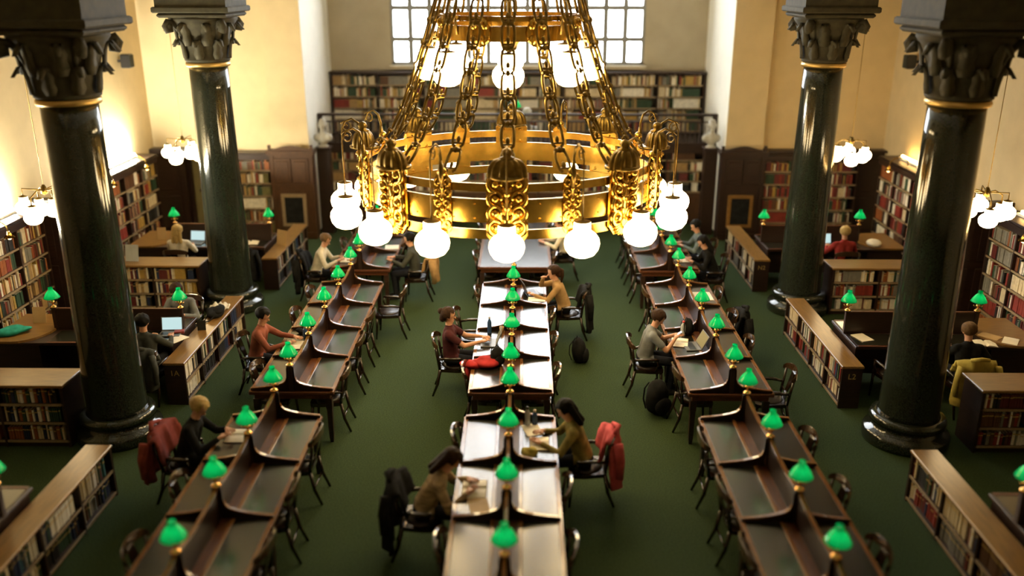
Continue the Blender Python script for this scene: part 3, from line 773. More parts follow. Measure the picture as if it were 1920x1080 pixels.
# aisle desks
def aisle_desk(s, yc, where):
    t = thing('aisle_desk', '%s of the dark divided desks with rounded oak end in the %s aisle' % ({'near': 'nearest', 'middle': 'middle one', 'far': 'farthest'}[where], SIDE[s]), 'desk', (AX, yc, 0))
    x = lambda o: s * o
    def bb(m, a, b, *k, **q): m.b2(min(x(a), x(b)), max(x(a), x(b)), *k, **q)
    m = MB(); bb(m, 5.18, 8.0, -.56, .56, TZ - .045, TZ, ch=.006); m.build('table_top', 'dark_wood', t)
    for sg in (-1, 1):
        for a, b in ((5.22, 6.12), (6.16, 7.1)):
            m = MB(); bb(m, a, b, sg * .06, sg * .50, TZ, TZ + .004); m.build('leather_inset', 'leather_top', t)
            m = MB(); bb(m, a, b, sg * .51, sg * .565, TZ, TZ + .006); m.build('edge_moulding', 'table_wood', t)
    pts = [(8.0, -.60), (8.0, .60), (7.62, .60)]
    for k in range(1, 12):
        an = PI * k / 12; pts.append((7.62 - .42 * math.sin(an), .60 * math.cos(an)))
    pts.append((7.62, -.60))
    pts = [(x(a), b) for a, b in pts]
    if s > 0: pts = pts[::1]
    m = MB(); m.prism(pts, TZ, TZ + .035, 'z'); m.build('end_leaf', 'oak_top', t)
    m = MB(); bb(m, 5.2, 7.2, -.015, .015, TZ, TZ + .35); m.build('divider', 'dark_wood', t)
    m = MB(); bb(m, 5.2, 7.2, -.022, .022, TZ + .345, TZ + .365, ch=.004); m.build('divider_cap', 'table_wood', t)
    for o in (5.2, 7.2):
        ob('post', POST, t, (x(o), 0, 0))
    for a, b in ((5.2, 5.24), (7.25, 7.95)):
        m = MB(); bb(m, a, b, -.5, .5, 0, TZ - .045); m.build('pedestal', 'dark_wood', t)
    m = MB(); bb(m, 5.24, 7.25, -.015, .015, .1, TZ - .045); m.build('modesty_board', 'dark_wood', t)
    for o, nm in ((5.2, 'aisle-side end'), (7.2, 'wall-side end')) + (((6.1, 'middle'),) if (s < 0 and where == 'middle') else ()):
        place_lamp(AX + x(o), yc, SPZ - (0 if o != 6.1 else .01), 'green lamp at the %s of the %s desk in the %s aisle' % (nm, where, SIDE[s]), 'green lamps in the side aisles')
for s in (-1, 1):
    for y, wh in ((7.88, 'near'), (13.06, 'middle'), (18.22, 'far')): aisle_desk(s, y, wh)
place_lamp(AX + .0, 22.5, 2.86, 'tiny green lamp on the gallery rail seen through the chandelier', 'green lamps on the gallery')

# ------------------------------------------------------------------ chairs
def make_chair():
    t = thing('armchair', '', 'chair')
    m = MB(); m.prism([(-.21, -.2), (.21, -.2), (.245, .05), (.24, .2), (.2, .235), (-.2, .235), (-.24, .2), (-.245, .05)], .40, .45, 'z'); m.build('seat_frame', 'chair_wood', t)
    m = MB(); m.ell((0, .02, .45), (.21, .20, .035), 16, 6); m.build('seat', 'seat_leather', t)
    for sg in (-1, 1):
        m = MB(); m.tube([(sg * .21, .20, .44), (sg * .215, .21, .2), (sg * .22, .225, 0)], [.024, .02, .015], 8); m.build('leg', 'chair_wood', t)
        m = MB(); m.tube([(sg * .20, -.19, .44), (sg * .205, -.23, .2), (sg * .21, -.31, 0)], [.024, .022, .016], 8); m.build('leg', 'chair_wood', t)
        m = MB(); m.tube([(sg * .20, -.19, .42), (sg * .215, -.215, .6), (sg * .225, -.25, .82)], [.022, .02, .018], 8); m.build('back_post', 'chair_wood', t)
        m = MB(); m.tube([(sg * .222, -.225, .61), (sg * .25, -.08, .632), (sg * .255, .08, .632), (sg * .25, .15, .625)], [.018, .024, .026, .02], 8); m.build('arm', 'chair_wood', t)
        m = MB(); m.tube([(sg * .25, .13, .622), (sg * .245, .15, .54), (sg * .235, .10, .44)], .016, 8); m.build('arm_support', 'chair_wood', t)
    secs = []
    for k in range(13):
        a = -PI / 2 * 1.05 + PI * 1.05 * k / 12
        xx = .255 * math.sin(a); yy = -.225 - .085 * math.cos(a); w_ = .05 * (.45 + .55 * math.cos(a * .9))
        zz = .83 + .055 * math.cos(a)
        secs.append([(xx, yy - .012, zz - w_), (xx, yy + .014, zz - w_), (xx, yy + .012, zz + w_), (xx, yy - .012, zz + w_)])
    m = MB(); m.strip(secs, smooth=False); m.build('top_rail', 'chair_rail_wood', t)
    m = MB(); m.strip([[(-a, yy - .008, z), (a, yy - .008, z), (a, yy + .008, z), (-a, yy + .008, z)] for a, yy, z in ((.07, -.19, .45), (.05, -.22, .58), (.075, -.26, .70), (.06, -.295, .85))]); m.build('splat', 'chair_wood', t)
    m = MB(); m.tube([(-.21, -.22, .2), (.21, -.22, .2)], .012, 6); m.tube([(-.2, -.2, .55), (.2, -.2, .55)], .0125, 6); m.build('stretcher', 'chair_wood', t)
    return t
CHAIR = make_chair(); cfirst = [True]
def place_chair(x, y, rz, label, group='wooden armchairs'):
    if cfirst[0]:
        cfirst[0] = False; CHAIR.location = (x, y, 0); CHAIR.rotation_euler = (0, 0, rz); CHAIR['label'] = label; CHAIR['group'] = group; return CHAIR
    return copy_tree(CHAIR, (x, y, 0), rz, label, group)

# ------------------------------------------------------------------ coats and bags
def coat(name, label, loc, rz, mt, w_=.50, front=.30, back=.70, seed=0, zt=.92):
    """a coat hung over a chair back; local frame as the chair: back of chair at y=-.25"""
    rnd = random.Random(seed); ph = [rnd.uniform(0, 6) for _ in range(4)]
    NU, NV = 16, 22; top = []
    path = [(-.14, zt - front)] + [(-.16 - .01 * k, zt - front + front * (k + 1) / 6) for k in range(5)]
    path += [(-.22, zt + .02), (-.29, zt + .035), (-.34, zt + .0)]
    path += [(-.36 - .03 * (k / 8) , zt - back * (k + 1) / 9 + .02) for k in range(9)]
    n = len(path)
    outer = []; inner = []
    for j, (y, z) in enumerate(path):
        for i in range(NU + 1):
            u = i / NU * 2 - 1
            dr = max(0, (zt - z)) / back
            ww = w_ / 2 * (1 + .16 * dr) * (1 if j < n - 1 else .93)
            fold = (.022 + .03 * dr) * math.sin(u * 7 + ph[0] + dr * 2) + .012 * math.sin(u * 15 + ph[1])
            sh = -.05 * u * u if z > zt - .1 else 0
            bow = .07 * (u * u) * (1 if y < -.25 else .6)
            yy = y + (fold if y < -.25 else fold * .4) + bow
            zz = z + sh + .03 * math.sin(u * 3 + ph[2]) * dr
            outer.append((u * ww, yy, zz)); inner.append((u * ww * .97, yy + (.025 if y < -.25 else -.025), zz - .02))
    vs = outer + inner; o = len(outer); fs = []; st = NU + 1
    for j in range(n - 1):
        for i in range(NU):
            q = (j * st + i, j * st + i + 1, (j + 1) * st + i + 1, (j + 1) * st + i); fs.append(q); fs.append(tuple(o + k for k in reversed(q)))
    for i in range(NU):
        fs.append((i + 1, i, o + i, o + i + 1)); e = (n - 1) * st; fs.append((e + i, e + i + 1, o + e + i + 1, o + e + i))
    for j in range(n - 1):
        fs.append((j * st, (j + 1) * st, o + (j + 1) * st, o + j * st)); a = j * st + NU; b = a + st; fs.append((b, a, o + a, o + b))
    t = thing(name, label, 'coat', loc, rz)
    m = MB(); m.add(vs, fs, 0, True); m.build('coat_body', mt, t)
    for sg in (-1, 1):
        m = MB(); m.tube([(sg * (w_ / 2 - .02), -.33, zt - .06), (sg * (w_ / 2 + .03), -.36, zt - .25), (sg * (w_ / 2 + .02), -.36, zt - .5)], [.06, .055, .045], 10, flat=.7); m.build('sleeve', mt, t)
    m = MB(); m.tube([(-.13, -.30, zt + .03), (0, -.35, zt + .06), (.13, -.30, zt + .03)], [.025, .035, .025], 8); m.build('collar', mt, t)
    return t
def blob(m, c, r, seed, amp=.12, mi=0, seg=18, rings=12, flatten=None):
    """lumpy soft solid; flatten = z below which it is flat"""
    rnd = random.Random(seed); ks = [(rnd.uniform(-1, 1), rnd.uniform(-1, 1), rnd.uniform(-1, 1), rnd.uniform(0, 6), rnd.uniform(2, 5)) for _ in range(6)]
    a = MB(); a.ell((0, 0, 0), 1.0, seg, rings)
    vs = []
    for p in a.v:
        d = 1 + amp * sum(math.sin((p[0] * k[0] + p[1] * k[1] + p[2] * k[2]) * k[4] + k[3]) for k in ks) / 2.2
        q = [c[i] + p[i] * r[i] * d for i in range(3)]
        if flatten is not None: q[2] = max(q[2], flatten)
        vs.append(q)
    m.add(vs, a.f, mi, True); return m
def backpack(label, loc, rz, mt, size=1.0, seed=1, lying=False):
    t = thing('backpack', label, 'bag', loc, rz); S = size
    m = MB(); blob(m, (0, 0, .22 * S), (.17 * S, .13 * S, .24 * S), seed, .08, flatten=0.0); m.build('bag_body', mt, t)
    m = MB(); blob(m, (0, -.11 * S, .15 * S), (.12 * S, .06 * S, .13 * S), seed + 1, .06, flatten=0.01); m.build('front_pocket', mt, t)
    for sg in (-1, 1):
        m = MB(); m.tube([(sg * .07 * S, .10 * S, .42 * S), (sg * .09 * S, .15 * S, .33 * S), (sg * .10 * S, .155 * S, .18 * S), (sg * .09 * S, .11 * S, .06 * S)], .018 * S, 6, flat=.5); m.build('strap', mt, t)
    m = MB(); m.tube([(-.03 * S, .05 * S, .44 * S), (0, .05 * S, .49 * S), (.03 * S, .05 * S, .44 * S)], .008 * S, 6); m.build('handle', mt, t)
    return t

# ------------------------------------------------------------------ people
def capsule(m, a, b, r0, r1, seg=14):
    a = Vector(a); b = Vector(b); L = (b - a).length; d = (b - a).normalized() if L > 1e-6 else Vector((0, 0, 1))
    q = d.to_track_quat('Z', 'Y').to_matrix().to_4x4(); M = Matrix.Translation(a) @ q
    prof = [(0, -r0)] + [(r0 * math.cos(t), -r0 * math.sin(t)) for t in (1.1, .7, .3)] + [(r0, 0), (r1, L)] + [(r1 * math.cos(t), L + r1 * math.sin(t)) for t in (.3, .7, 1.1)] + [(0, L + r1)]
    m.lathe(prof, seg, M=M)
def remesh(m, voxel, smooth=4):
    me = m.mesh('tmp', 'skin'); o = bpy.data.objects.new('tmp', me); COL.objects.link(o)
    r = o.modifiers.new('r', 'REMESH'); r.mode = 'VOXEL'; r.voxel_size = voxel
    s = o.modifiers.new('s', 'SMOOTH'); s.factor = .5; s.iterations = smooth
    dg = bpy.context.evaluated_depsgraph_get(); dg.update()
    out = bpy.data.meshes.new_from_object(o.evaluated_get(dg))
    bpy.data.objects.remove(o); bpy.data.meshes.remove(me)
    return out
def person(label, loc, rz, lean=12, pitch=15, yaw=0, hands=None, top='black_cloth', sleeve='long', hair='short', hc='hair_brown', pants='dark_trousers', twist=0, group=None):
    t = thing('person', label, 'person', loc, rz)
    la = math.radians(lean); u = Vector((0, math.sin(la), math.cos(la))); fwd = Vector((0, math.cos(la), -math.sin(la)))
    P = Vector((0, -.04, .58)); N = P + u * .47
    caps = []   # (a, b, r0, r1, material slot) slots: 0 skin 1 top 2 trousers 3 shoes
    def C(a, b, r0, r1, s): caps.append((Vector(a), Vector(b), r0, r1, s))
    X = Vector((1, 0, 0))
    C(P - X * .07, P + X * .07, .115, .115, 2)
    for sg in (-1, 1):
        C(P + X * sg * .055 + u * .05, P + X * sg * .06 + u * .20, .112, .108, 1)
        C(P + X * sg * .06 + u * .20, P + X * sg * .075 + u * .36, .108, .105, 1)
    C(N - u * .055 - X * .15, N - u * .055 + X * .15, .062, .062, 1)
    C(N - u * .06 - X * .05, N - u * .06 + X * .05, .085, .085, 1)
    hp = math.radians(lean * .55 + pitch)
    hu = Vector((0, math.sin(math.radians(lean * .8 + pitch * .35)), math.cos(math.radians(lean * .8 + pitch * .35))))
    HC = N + hu * .180
    C(N - u * .02, N + hu * .13, .056, .052, 0)
    C(N - u * .03, N + hu * .02, .068, .060, 1)
    HM = Matrix.Translation(HC) @ Matrix.Rotation(math.radians(yaw), 4, 'Z') @ Matrix.Rotation(-hp, 4, 'X')
    hd = lambda x, y, z: HM @ Vector((x, y, z))
    C(hd(0, -.02, .03), hd(0, .005, .035), .090, .086, 0)
    C(hd(0, .02, -.05), hd(0, .045, -.075), .062, .040, 0)
    C(hd(0, .088, .0), hd(0, .105, -.028), .010, .015, 0)
    for sg in (-1, 1): C(hd(sg * .083, -.005, -.02), hd(sg * .086, -.01, .02), .013, .016, 0)
    for sg in (-1, 1): C(hd(sg * .033, .072, .028), hd(sg * .034, .072, .028), .016, .016, 0)
    hands = hands or [(-.13, .42, .825), (.13, .42, .825)]
    fingers = []
    for i, sg in enumerate((-1, 1)):
        S = N - u * .06 + X * sg * .175; Hn = Vector(hands[i])
        v = Hn - S; L = min(v.length, .565); vd = v.normalized(); Hn = S + vd * L
        a1, a2 = .29, .28; cosA = (a1 * a1 + L * L - a2 * a2) / (2 * a1 * L); cosA = max(-1, min(1, cosA))
        pole = Vector((sg * .8, -.35, -.9)); pole = (pole - vd * pole.dot(vd)).normalized()
        E = S + vd * (a1 * cosA) + pole * (a1 * math.sqrt(max(0, 1 - cosA * cosA)))
        mid = S + (E - S) * .62
        if sleeve == 'long': C(S, E, .062, .047, 1); C(E, E + (Hn - E) * .84, .046, .034, 1); C(E + (Hn - E) * .8, Hn, .029, .026, 0)
        else: C(S, mid, .064, .058, 1); C(mid, E, .045, .041, 0); C(E, Hn, .040, .026, 0)
        hdv = (Hn - E).normalized(); hdv = Vector((hdv.x - sg * .15, hdv.y, hdv.z * .35)).normalized()
        side = Vector((0, 0, 1)).cross(hdv).normalized()
        for k in (-1, 1): C(Hn + side * k * .018 + hdv * .01, Hn + side * k * .024 + hdv * .07, .019, .017, 0)
        up = hdv.cross(side) * -1
        if up.z < 0: up = -up
        kn = Hn + hdv * .08
        for k, (off, ln) in enumerate(((-.033, .058), (-.011, .070), (.011, .074), (.033, .066))):
            o = off * (1 if sg > 0 else -1)
            b0 = kn + side * o - hdv * .012; fingers.append(([b0, b0 + hdv * ln * .45 + up * .010, b0 + hdv * ln * .8 + up * .000, b0 + hdv * ln - up * .012], [.0095, .009, .0085, .007]))
        th = side * (-1 if (side.x * sg) > 0 else 1)
        b0 = Hn + hdv * .025 + th * .03; fingers.append(([b0, b0 + th * .02 + hdv * .025, b0 + th * .022 + hdv * .05 - up * .006], [.012, .0105, .009]))
        hip = P + X * sg * .085 + Vector((0, .03, -.01)); kn_ = Vector((sg * .12, .40, .545)); an = Vector((sg * .12, .36, .10)); toe = Vector((sg * .13, .50, .035))
        C(hip, kn_, .088, .066, 2); C(kn_, an, .062, .042, 2); C(an - Vector((0, .03, .05)), toe, .04, .033, 3); C(an, an - Vector((0, .01, .05)), .043, .043, 3)
    m = MB()
    for a, b, r0, r1, s in caps: capsule(m, a, b, r0, r1)
    me = remesh(m, .0125, 3)
    nf = len(me.polygons); cen = np.empty(nf * 3); me.polygons.foreach_get('center', cen); cen = cen.reshape(-1, 3)
    best = np.full(nf, 1e9); idx = np.zeros(nf, int)
    for a, b, r0, r1, s in caps:
        a_ = np.array(a); d = np.array(b) - a_; L2 = max(d @ d, 1e-9); tt = np.clip(((cen - a_) @ d) / L2, 0, 1)
        dist = np.linalg.norm(cen - a_ - tt[:, None] * d, axis=1) - (r0 + (r1 - r0) * tt)
        k = dist < best; best[k] = dist[k]; idx[k] = s
    rel = cen - np.array(P); up_ = rel @ np.array(u); near = (np.abs(rel[:, 0]) < .19) & (np.linalg.norm(rel - up_[:, None] * np.array(u), axis=1) < .24) & (up_ < .16)
    tor = near & ((idx == 1) | (idx == 2)) & (rel[:, 1] < .13)
    idx[tor] = np.where(up_[tor] > .012, 1, 2)
    nv = len(me.vertices); co = np.empty(nv * 3); me.vertices.foreach_get('co', co)
    b = MB(); b.v = [tuple(p) for p in co.reshape(-1, 3)]; b.f = [list(p.vertices) for p in me.polygons]; b.m = idx.tolist(); b.sm = [True] * nf
    bpy.data.meshes.remove(me)
    for pts, rr in fingers: b.tube(pts, rr, 7, 0)
    for sg in (-1, 1): b.ell(tuple(hd(sg * .033, .086, .022)), .0085, 8, 6, 4)
    b.tube([hd(-.022, .078, -.058), hd(0, .086, -.056), hd(.022, .078, -.058)], [.003, .006, .003], 6, 5)
    b.build('body', ['skin', top, pants, 'shoe_black', 'eye', 'lip'], t)
    # hair
    h = MB(); e = MB(); e.ell((0, -.016, .042), (.107, .120, .104), 32, 24)
    keep = []
    for f in e.f:
        c = [sum(e.v[i][k] for i in f) / len(f) for k in range(3)]
        if c[1] > .030 and c[2] < .085 + .012 * math.sin(c[0] * 80): continue
        if c[2] < -.075 + (0 if c[1] < -.03 else .065): continue
        keep.append(f)
    rnd = random.Random(len(label))
    vs = [(x * (1 + .035 * math.sin(z * 70 + y * 60)), y * (1 + .035 * math.sin(x * 110 + z * 30)), z * (1 + .03 * math.sin(x * 90 + y * 70))) for x, y, z in e.v]
    h.add(vs, keep, 0, True, HM)
    if hair in ('long', 'pony', 'bun'):
        k = MB()
        capsule(k, (0, -.075, .05), (0, -.085, -.05), .062, .055)
        if hair == 'long':
            for sg in (-1, 0, 1): capsule(k, (sg * .05, -.07, .02), (sg * .075, -.10 + .02 * abs(sg), -.21), .05, .035)
        if hair == 'bun': k.ell((0, -.125, .07), (.05, .045, .05))
        h.add(k.v, k.f, 0, True, HM)
        if hair == 'pony':
            a0 = hd(0, -.11, .05); h.tube([a0, a0 + Vector((0, -.05, -.03)), a0 + Vector((0, -.06, -.13)), a0 + Vector((0, -.045, -.25))], [.03, .038, .034, .012], 10)
    if hair == 'hood': capsule(h, N - u * .03 - fwd * .08 - X * .07, N - u * .03 - fwd * .08 + X * .07, .06, .06)
    h.build('hair', hc, t)
    return t
FACE = {-1: -PI / 2, 1: PI / 2}     # sitter on that side of a row looks towards the desk

# seats of the three rows: (row, side, y) -> person data; the rest get an empty tucked-in chair
bayA = [YA + PA * (k + .5) for k in (1, 2, 3)]; bayB = [YB + PB * (k + .5) for k in range(4)]; bayC = [YC + PB * (k + .5) for k in range(3)]
PEOPLE = {
    (0, -1, 4): dict(label='person in a wine-dark top with hair in a bun typing at the white-lit centre desk', dx=.90, lean=-2, pitch=6, top='wine_cloth', sleeve='short', hair='bun', hc='hair_brown', hands=[(-.10, .44, .86), (.10, .44, .86)]),
    (0, 1, 6): dict(label='person in a tan sweater with a ponytail leaning on the centre desk over a laptop', cdx=.98, dx=.86, lean=20, pitch=2, top='tan_cloth', hair='pony', hc='hair_brown', hands=[(-.14, .52, .84), (.05, .34, 1.10)]),
    (0, 1, 2): dict(label='long-haired person in an olive patterned top reading at the near centre desk', cdx=.95, dx=.86, lean=20, pitch=22, top='olive_cloth', hair='long', hc='hair_black', hands=[(-.16, .50, .84), (.14, .46, .84)]),
    (0, -1, 1): dict(label='person in a striped tan top hunched over papers at the near centre desk', cdx=.95, dx=.88, lean=28, pitch=30, top='stripe_cloth', hair='long', hc='hair_brown', hands=[(-.14, .46, .84), (.14, .46, .84)]),
    (1, -1, 4): dict(label='person in a grey t-shirt looking down at a phone at the right row of desks', dx=.90, lean=14, pitch=30, top='grey_cloth', sleeve='short', hair='short', hc='hair_brown', hands=[(-.05, .44, .93), (.07, .42, .93)]),
    (1, 1, 7): dict(label='dark-haired person in black bent over white pages at the far right desk', dx=.93, lean=22, pitch=20, top='black_cloth', hair='long', hc='hair_black'),
    (1, 1, 8): dict(label='person in a blue-grey jacket at the far right desk behind the one in black', dx=.93, lean=16, pitch=20, top='blue_grey_cloth', hair='short', hc='hair_black'),
    (-1, -1, 7): dict(label='person in a white shirt writing at the far left desk under the globes', cdx=.98, dx=.93, lean=18, pitch=22, top='white_cloth', hair='short', hc='hair_fair'),
    (-1, -1, 4): dict(label='black-haired person in a rust-red shirt reaching across the left desk', dx=.92, lean=12, pitch=18, top='brown_red_cloth', hair='short', hc='hair_black', hands=[(-.05, .56, .86), (.16, .48, .84)]),
    (-1, -1, 2): dict(label='fair-haired person in black reading at the near left desk', cdx=1.0, dx=.93, lean=18, pitch=30, top='black_cloth', hair='short', hc='hair_blond', hands=[(-.10, .46, .86), (.12, .44, .86)]),
    (-1, 1, 7): dict(label='person in dark clothes at the far left desk half hidden by a chandelier globe', cdx=1.02, dx=.96, lean=10, pitch=12, top='charcoal_cloth', hair='short', hc='hair_black'),
    (0, 1, 8): dict(label='person in a cream top at the far flat table seen below the chandelier ring', dx=1.02, lean=12, pitch=15, top='white_cloth', hair='short', hc='hair_brown'),
}
for r in (-1, 0, 1):
    for sd in (-1, 1):
        ys = bayA + bayB + bayC
        for i, y in enumerate(ys):
            if r == 0 and i >= 7: y += .2
            hw = .71 if (r == 0 and i >= 7) else .57
            key = (r, sd, i); base = 'dark armchair %s of the %s desk row, %s from the near end' % (SIDE[sd], RN[r], ORD[i])
            if key in PEOPLE:
                d = dict(PEOPLE[key]); dx = d.pop('dx'); lb = d.pop('label'); x = ROWS[r] + sd * dx
                place_chair(ROWS[r] + sd * d.pop('cdx', dx), y, FACE[sd], base + ', occupied', 'armchairs with readers')
                person(lb, (x, y, 0), FACE[sd], **d)
            else:
                off = hw - .19
                if key == (-1, 1, 6): off = hw + .18        # pulled out on the far side of the left row
                if key == (1, 1, 3): off = hw + .12
                if key == (0, -1, 5): off = hw + .10
                place_chair(ROWS[r] + sd * off, y + random.uniform(-.05, .05), FACE[sd] + random.uniform(-.06, .06), base, 'empty armchairs pushed up to the desks')
# readers in the side aisles
AISLE = [
    (-5.60, 12.22, 0, dict(label='person in a charcoal sweater facing a glowing laptop in the left aisle', lean=4, pitch=5, top='charcoal_cloth', hair='short', hc='hair_black', hands=[(-.12, .42, .84), (.22, .44, .84)])),
    (-5.68, 14.02, PI, dict(label='person in a grey shirt behind the desk divider facing the camera, left aisle', lean=22, pitch=32, top='grey_cloth', hair='short', hc='hair_brown')),
    (-6.95, 17.28, 0, dict(label='person with long pale blond hair and cream top seen from behind, far left aisle', lean=6, pitch=4, top='white_cloth', hair='long', hc='hair_blond')),
    (6.46, 17.30, 0, dict(label='blond person in a dark red hooded top seen from behind, far right aisle', lean=9, pitch=6, top='hoodie_red', hair='short', hc='hair_blond', hands=[(-.20, .44, .84), (.18, .42, .84)])),
    (6.44, 11.95, 0, dict(label='fair-haired person in black bent over papers, right aisle behind the near column', lean=12, pitch=12, top='black_cloth', hair='short', hc='hair_fair', hands=[(-.12, .44, .84), (.34, .38, .84)])),
]
for k, (x, y, rz, d) in enumerate(AISLE):
    d = dict(d); lb = d.pop('label')
    place_chair(x, y, rz, 'dark armchair holding the ' + ' '.join(lb.split(',')[0].split()[:10]), 'armchairs with readers')
    person(lb, (x, y, 0), rz, **d)
place_chair(5.55, 12.25, .1, 'empty dark armchair at the desk left of the near right column')
place_chair(-5.85, 17.25, 0, 'dark armchair half behind the far left column, a black coat on it')
coat('coat', 'black coat over the chair at the far left aisle desk', (-5.55, 17.2, 0), .2, 'black_cloth', .46, .25, .6, 3)

# coats over chair backs (same spots as their chairs)
def chair_coat(r, sd, i, label, mt, dx, seed, **k):
    y = (bayA + bayB + bayC)[i] + (.2 if (r == 0 and i >= 7) else 0)
    coat('coat', label, (ROWS[r] + sd * dx, y, 0), FACE[sd], mt, seed=seed, **k)
chair_coat(0, 1, 6, 'long black coat hanging on the chair behind the person in tan', 'black_cloth', .98, 11, back=.78)
chair_coat(-1, -1, 2, 'dull red jacket puffed over the chair at the near left desk', 'dull_red_cloth', 1.0, 12, w_=.62, back=.62)
chair_coat(0, 1, 2, 'pink-red jacket on the chair behind the person in olive', 'pink_cloth', .95, 13, back=.7)
chair_coat(0, -1, 1, 'black coat on the chair of the hunched reader at the near centre desk', 'black_cloth', .95, 14, back=.8, w_=.58)
chair_coat(1, 1, 5, 'black jacket on an empty chair on the right side of the right row', 'black_cloth', .52, 15, back=.66)
chair_coat(-1, -1, 7, 'black jacket on the chair of the person in the white shirt', 'black_cloth', .98, 16, back=.75)
chair_coat(-1, 1, 7, 'tan coat on the chair behind the half hidden reader at the far left desk', 'tan_cloth', 1.02, 17, back=.55)
coat('coat', 'pale yellow jacket over the chair beside the near right column', (6.44, 11.92, 0), 0, 'yellow_cloth', .56, .2, .66, 18)
coat('coat', 'charcoal coat over the chair of the person with the glowing laptop', (-5.60, 12.18, 0), 0, 'charcoal_cloth', .50, .2, .60, 19)

# ------------------------------------------------------------------ things on desks and shelves
DZ = TZ + .0062
def laptop(label, x, y, rz, scr='screen', z=DZ, tilt=18):
    t = thing('laptop', label, 'laptop', (x, y, z), rz)
    MB().box((0, 0, .009), (.33, .23, .018), ch=.004).build('base', 'laptop_grey', t)
    MB().box((0, -.005, .0185), (.28, .10, .002)).build('keyboard', 'black_plastic', t)
    M = Matrix.Translation((0, .115, .018)) @ Matrix.Rotation(-math.radians(tilt), 4, 'X')
    l = MB().box((0, 0, .11), (.33, .010, .22), M=M, ch=.003).build('lid', 'laptop_grey', t)
    MB().box((0, -.0058, .112), (.30, .002, .19), M=M).build('display', scr, l)
    return t
def open_book(label, x, y, rz, z=DZ, S=1.0, mt='paper', cat='book'):
    t = thing('open_book', label, cat, (x, y, z), rz)
    MB().box((0, 0, .004), (.33 * S, .24 * S, .006)).build('cover', 'book_brown', t)
    for sg in (-1, 1):
        pts = [(0, .007), (sg * .03 * S, .028 * S), (sg * .09 * S, .026 * S), (sg * .155 * S, .012 * S), (sg * .155 * S, .007)]
        MB().prism(pts, -.112 * S, .112 * S, 'y').build('page_block', mt, t)
    return t
def sheet(label, x, y, rz, z=DZ, wd=.21, ln=.297, mt='paper'):
    t = tag(MB().box((0, 0, .004), (wd, ln, .008), ch=.001).build('paper_stack', mt, None, (x, y, z), rz), label, 'paper'); return t
def stand_card(label, x, y, z, rz, mt='tan_card', wd=.2, h=.28):
    t = thing('card_stand', label, 'sign', (x, y, z), rz)
    MB().box((0, 0, h / 2), (wd, .006, h), M=Matrix.Rotation(-.2, 4, 'X')).build('card', mt, t)
    MB().prism([(.0, .0), (.10, .0), (.10, .006), (.058, h * .9), (.05, h * .9)], -.01, .01, 'x').build('easel_leg', mt, t)
    return t
def bottle(label, x, y, z, mt, capm, h=.22, r=.034):
    t = thing('bottle', label, 'bottle', (x, y, z))
    MB().lathe([(0, 0), (r * .95, 0), (r, .01), (r, h * .66), (r * .75, h * .76), (r * .38, h * .86), (r * .38, h * .9), (0, h * .9)], 16).build('bottle_body', mt, t)
    MB().lathe([(0, h * .89), (r * .48, h * .89), (r * .48, h), (0, h)], 12).build('cap', capm, t); return t
def pouch(name, label, cat, x, y, z, r, mt, seed, rz=0):
    m = MB(); blob(m, (0, 0, r[2] * .8), r, seed, .16, flatten=0.0)
    t = thing(name, label, cat, (x, y, z), rz); m.build('body', mt, t); return t
L_, R_ = ROWS[-1], ROWS[1]
# centre row
laptop('grey laptop in front of the person in the wine-dark top', ROWS[0] - .36, bayB[1], -PI / 2, 'screen_dim', tilt=22)
bottle('blue water bottle standing on the lit centre desk', ROWS[0] - .36, bayB[1] + .42, DZ, 'bottle_blue', 'bottle_clear', .27)
tag(MB().lathe([(0, 0), (.03, 0), (.038, .10), (.035, .10), (.028, .01), (0, .01)], 14).build('paper_cup', 'tan_card', None, (ROWS[0] - .17, bayB[1] + .44, DZ)), 'small tan paper cup beside the divider on the centre desk', 'cup')
t = thing('jacket', 'bright red jacket trailing from the backpack over the centre desk edge', 'jacket', (ROWS[0] - .42, bayB[0] + .30, DZ))
m = MB(); blob(m, (.06, 0, .06), (.24, .13, .075), 21, .20, flatten=.001, seg=30, rings=20); blob(m, (-.14, -.03, .03), (.15, .12, .065), 22, .2, flatten=.001, seg=24, rings=16)
blob(m, (-.19, -.03, -.06), (.045, .10, .14), 23, .2, seg=20, rings=16)
m.build('jacket_body', 'red_cloth', t)
t = backpack('black and tan backpack dumped by the divider of the centre desk', (ROWS[0] - .20, bayB[0] + .32, DZ), .5, 'black_cloth', .62, 22)
laptop('laptop in front of the person in tan at the centre desk', ROWS[0] + .33, bayB[3] + .10, PI / 2 + .25, 'screen_dim', tilt=20)
sheet('white sheets beside the laptop of the person in tan', ROWS[0] + .40, bayB[3] - .25, 1.5)
open_book('open book in front of the person in olive', ROWS[0] + .36, bayA[2] - .10, PI / 2)
sheet('loose sheet by the divider in front of the person in olive', ROWS[0] + .28, bayA[2] + .25, .3)
bottle('clear bottle by the divider near the person in olive', ROWS[0] + .22, bayA[2] + .38, DZ, 'bottle_clear', 'black_plastic', .25)
bottle('short dark bottle beside the clear one on the near centre desk', ROWS[0] + .31, bayA[2] + .40, DZ, 'bottle_blue', 'white_cloth', .2)
pouch('food_bag', 'crumpled ochre bag on the near centre desk', 'bag', ROWS[0] + .24, bayA[2] - .36, DZ, (.09, .08, .06), 'yellow_cloth', 23)
open_book('open book under the hunched reader on the near centre desk', ROWS[0] - .36, bayA[1], -PI / 2, S=1.15)
sheet('pale sheet beside the open book of the hunched reader', ROWS[0] - .30, bayA[1] - .30, .2, mt='tan_card')
backpack('black bag on the carpet on the right of the centre row', (.95, 13.65, 0), 1.2, 'black_cloth', .95, 24)
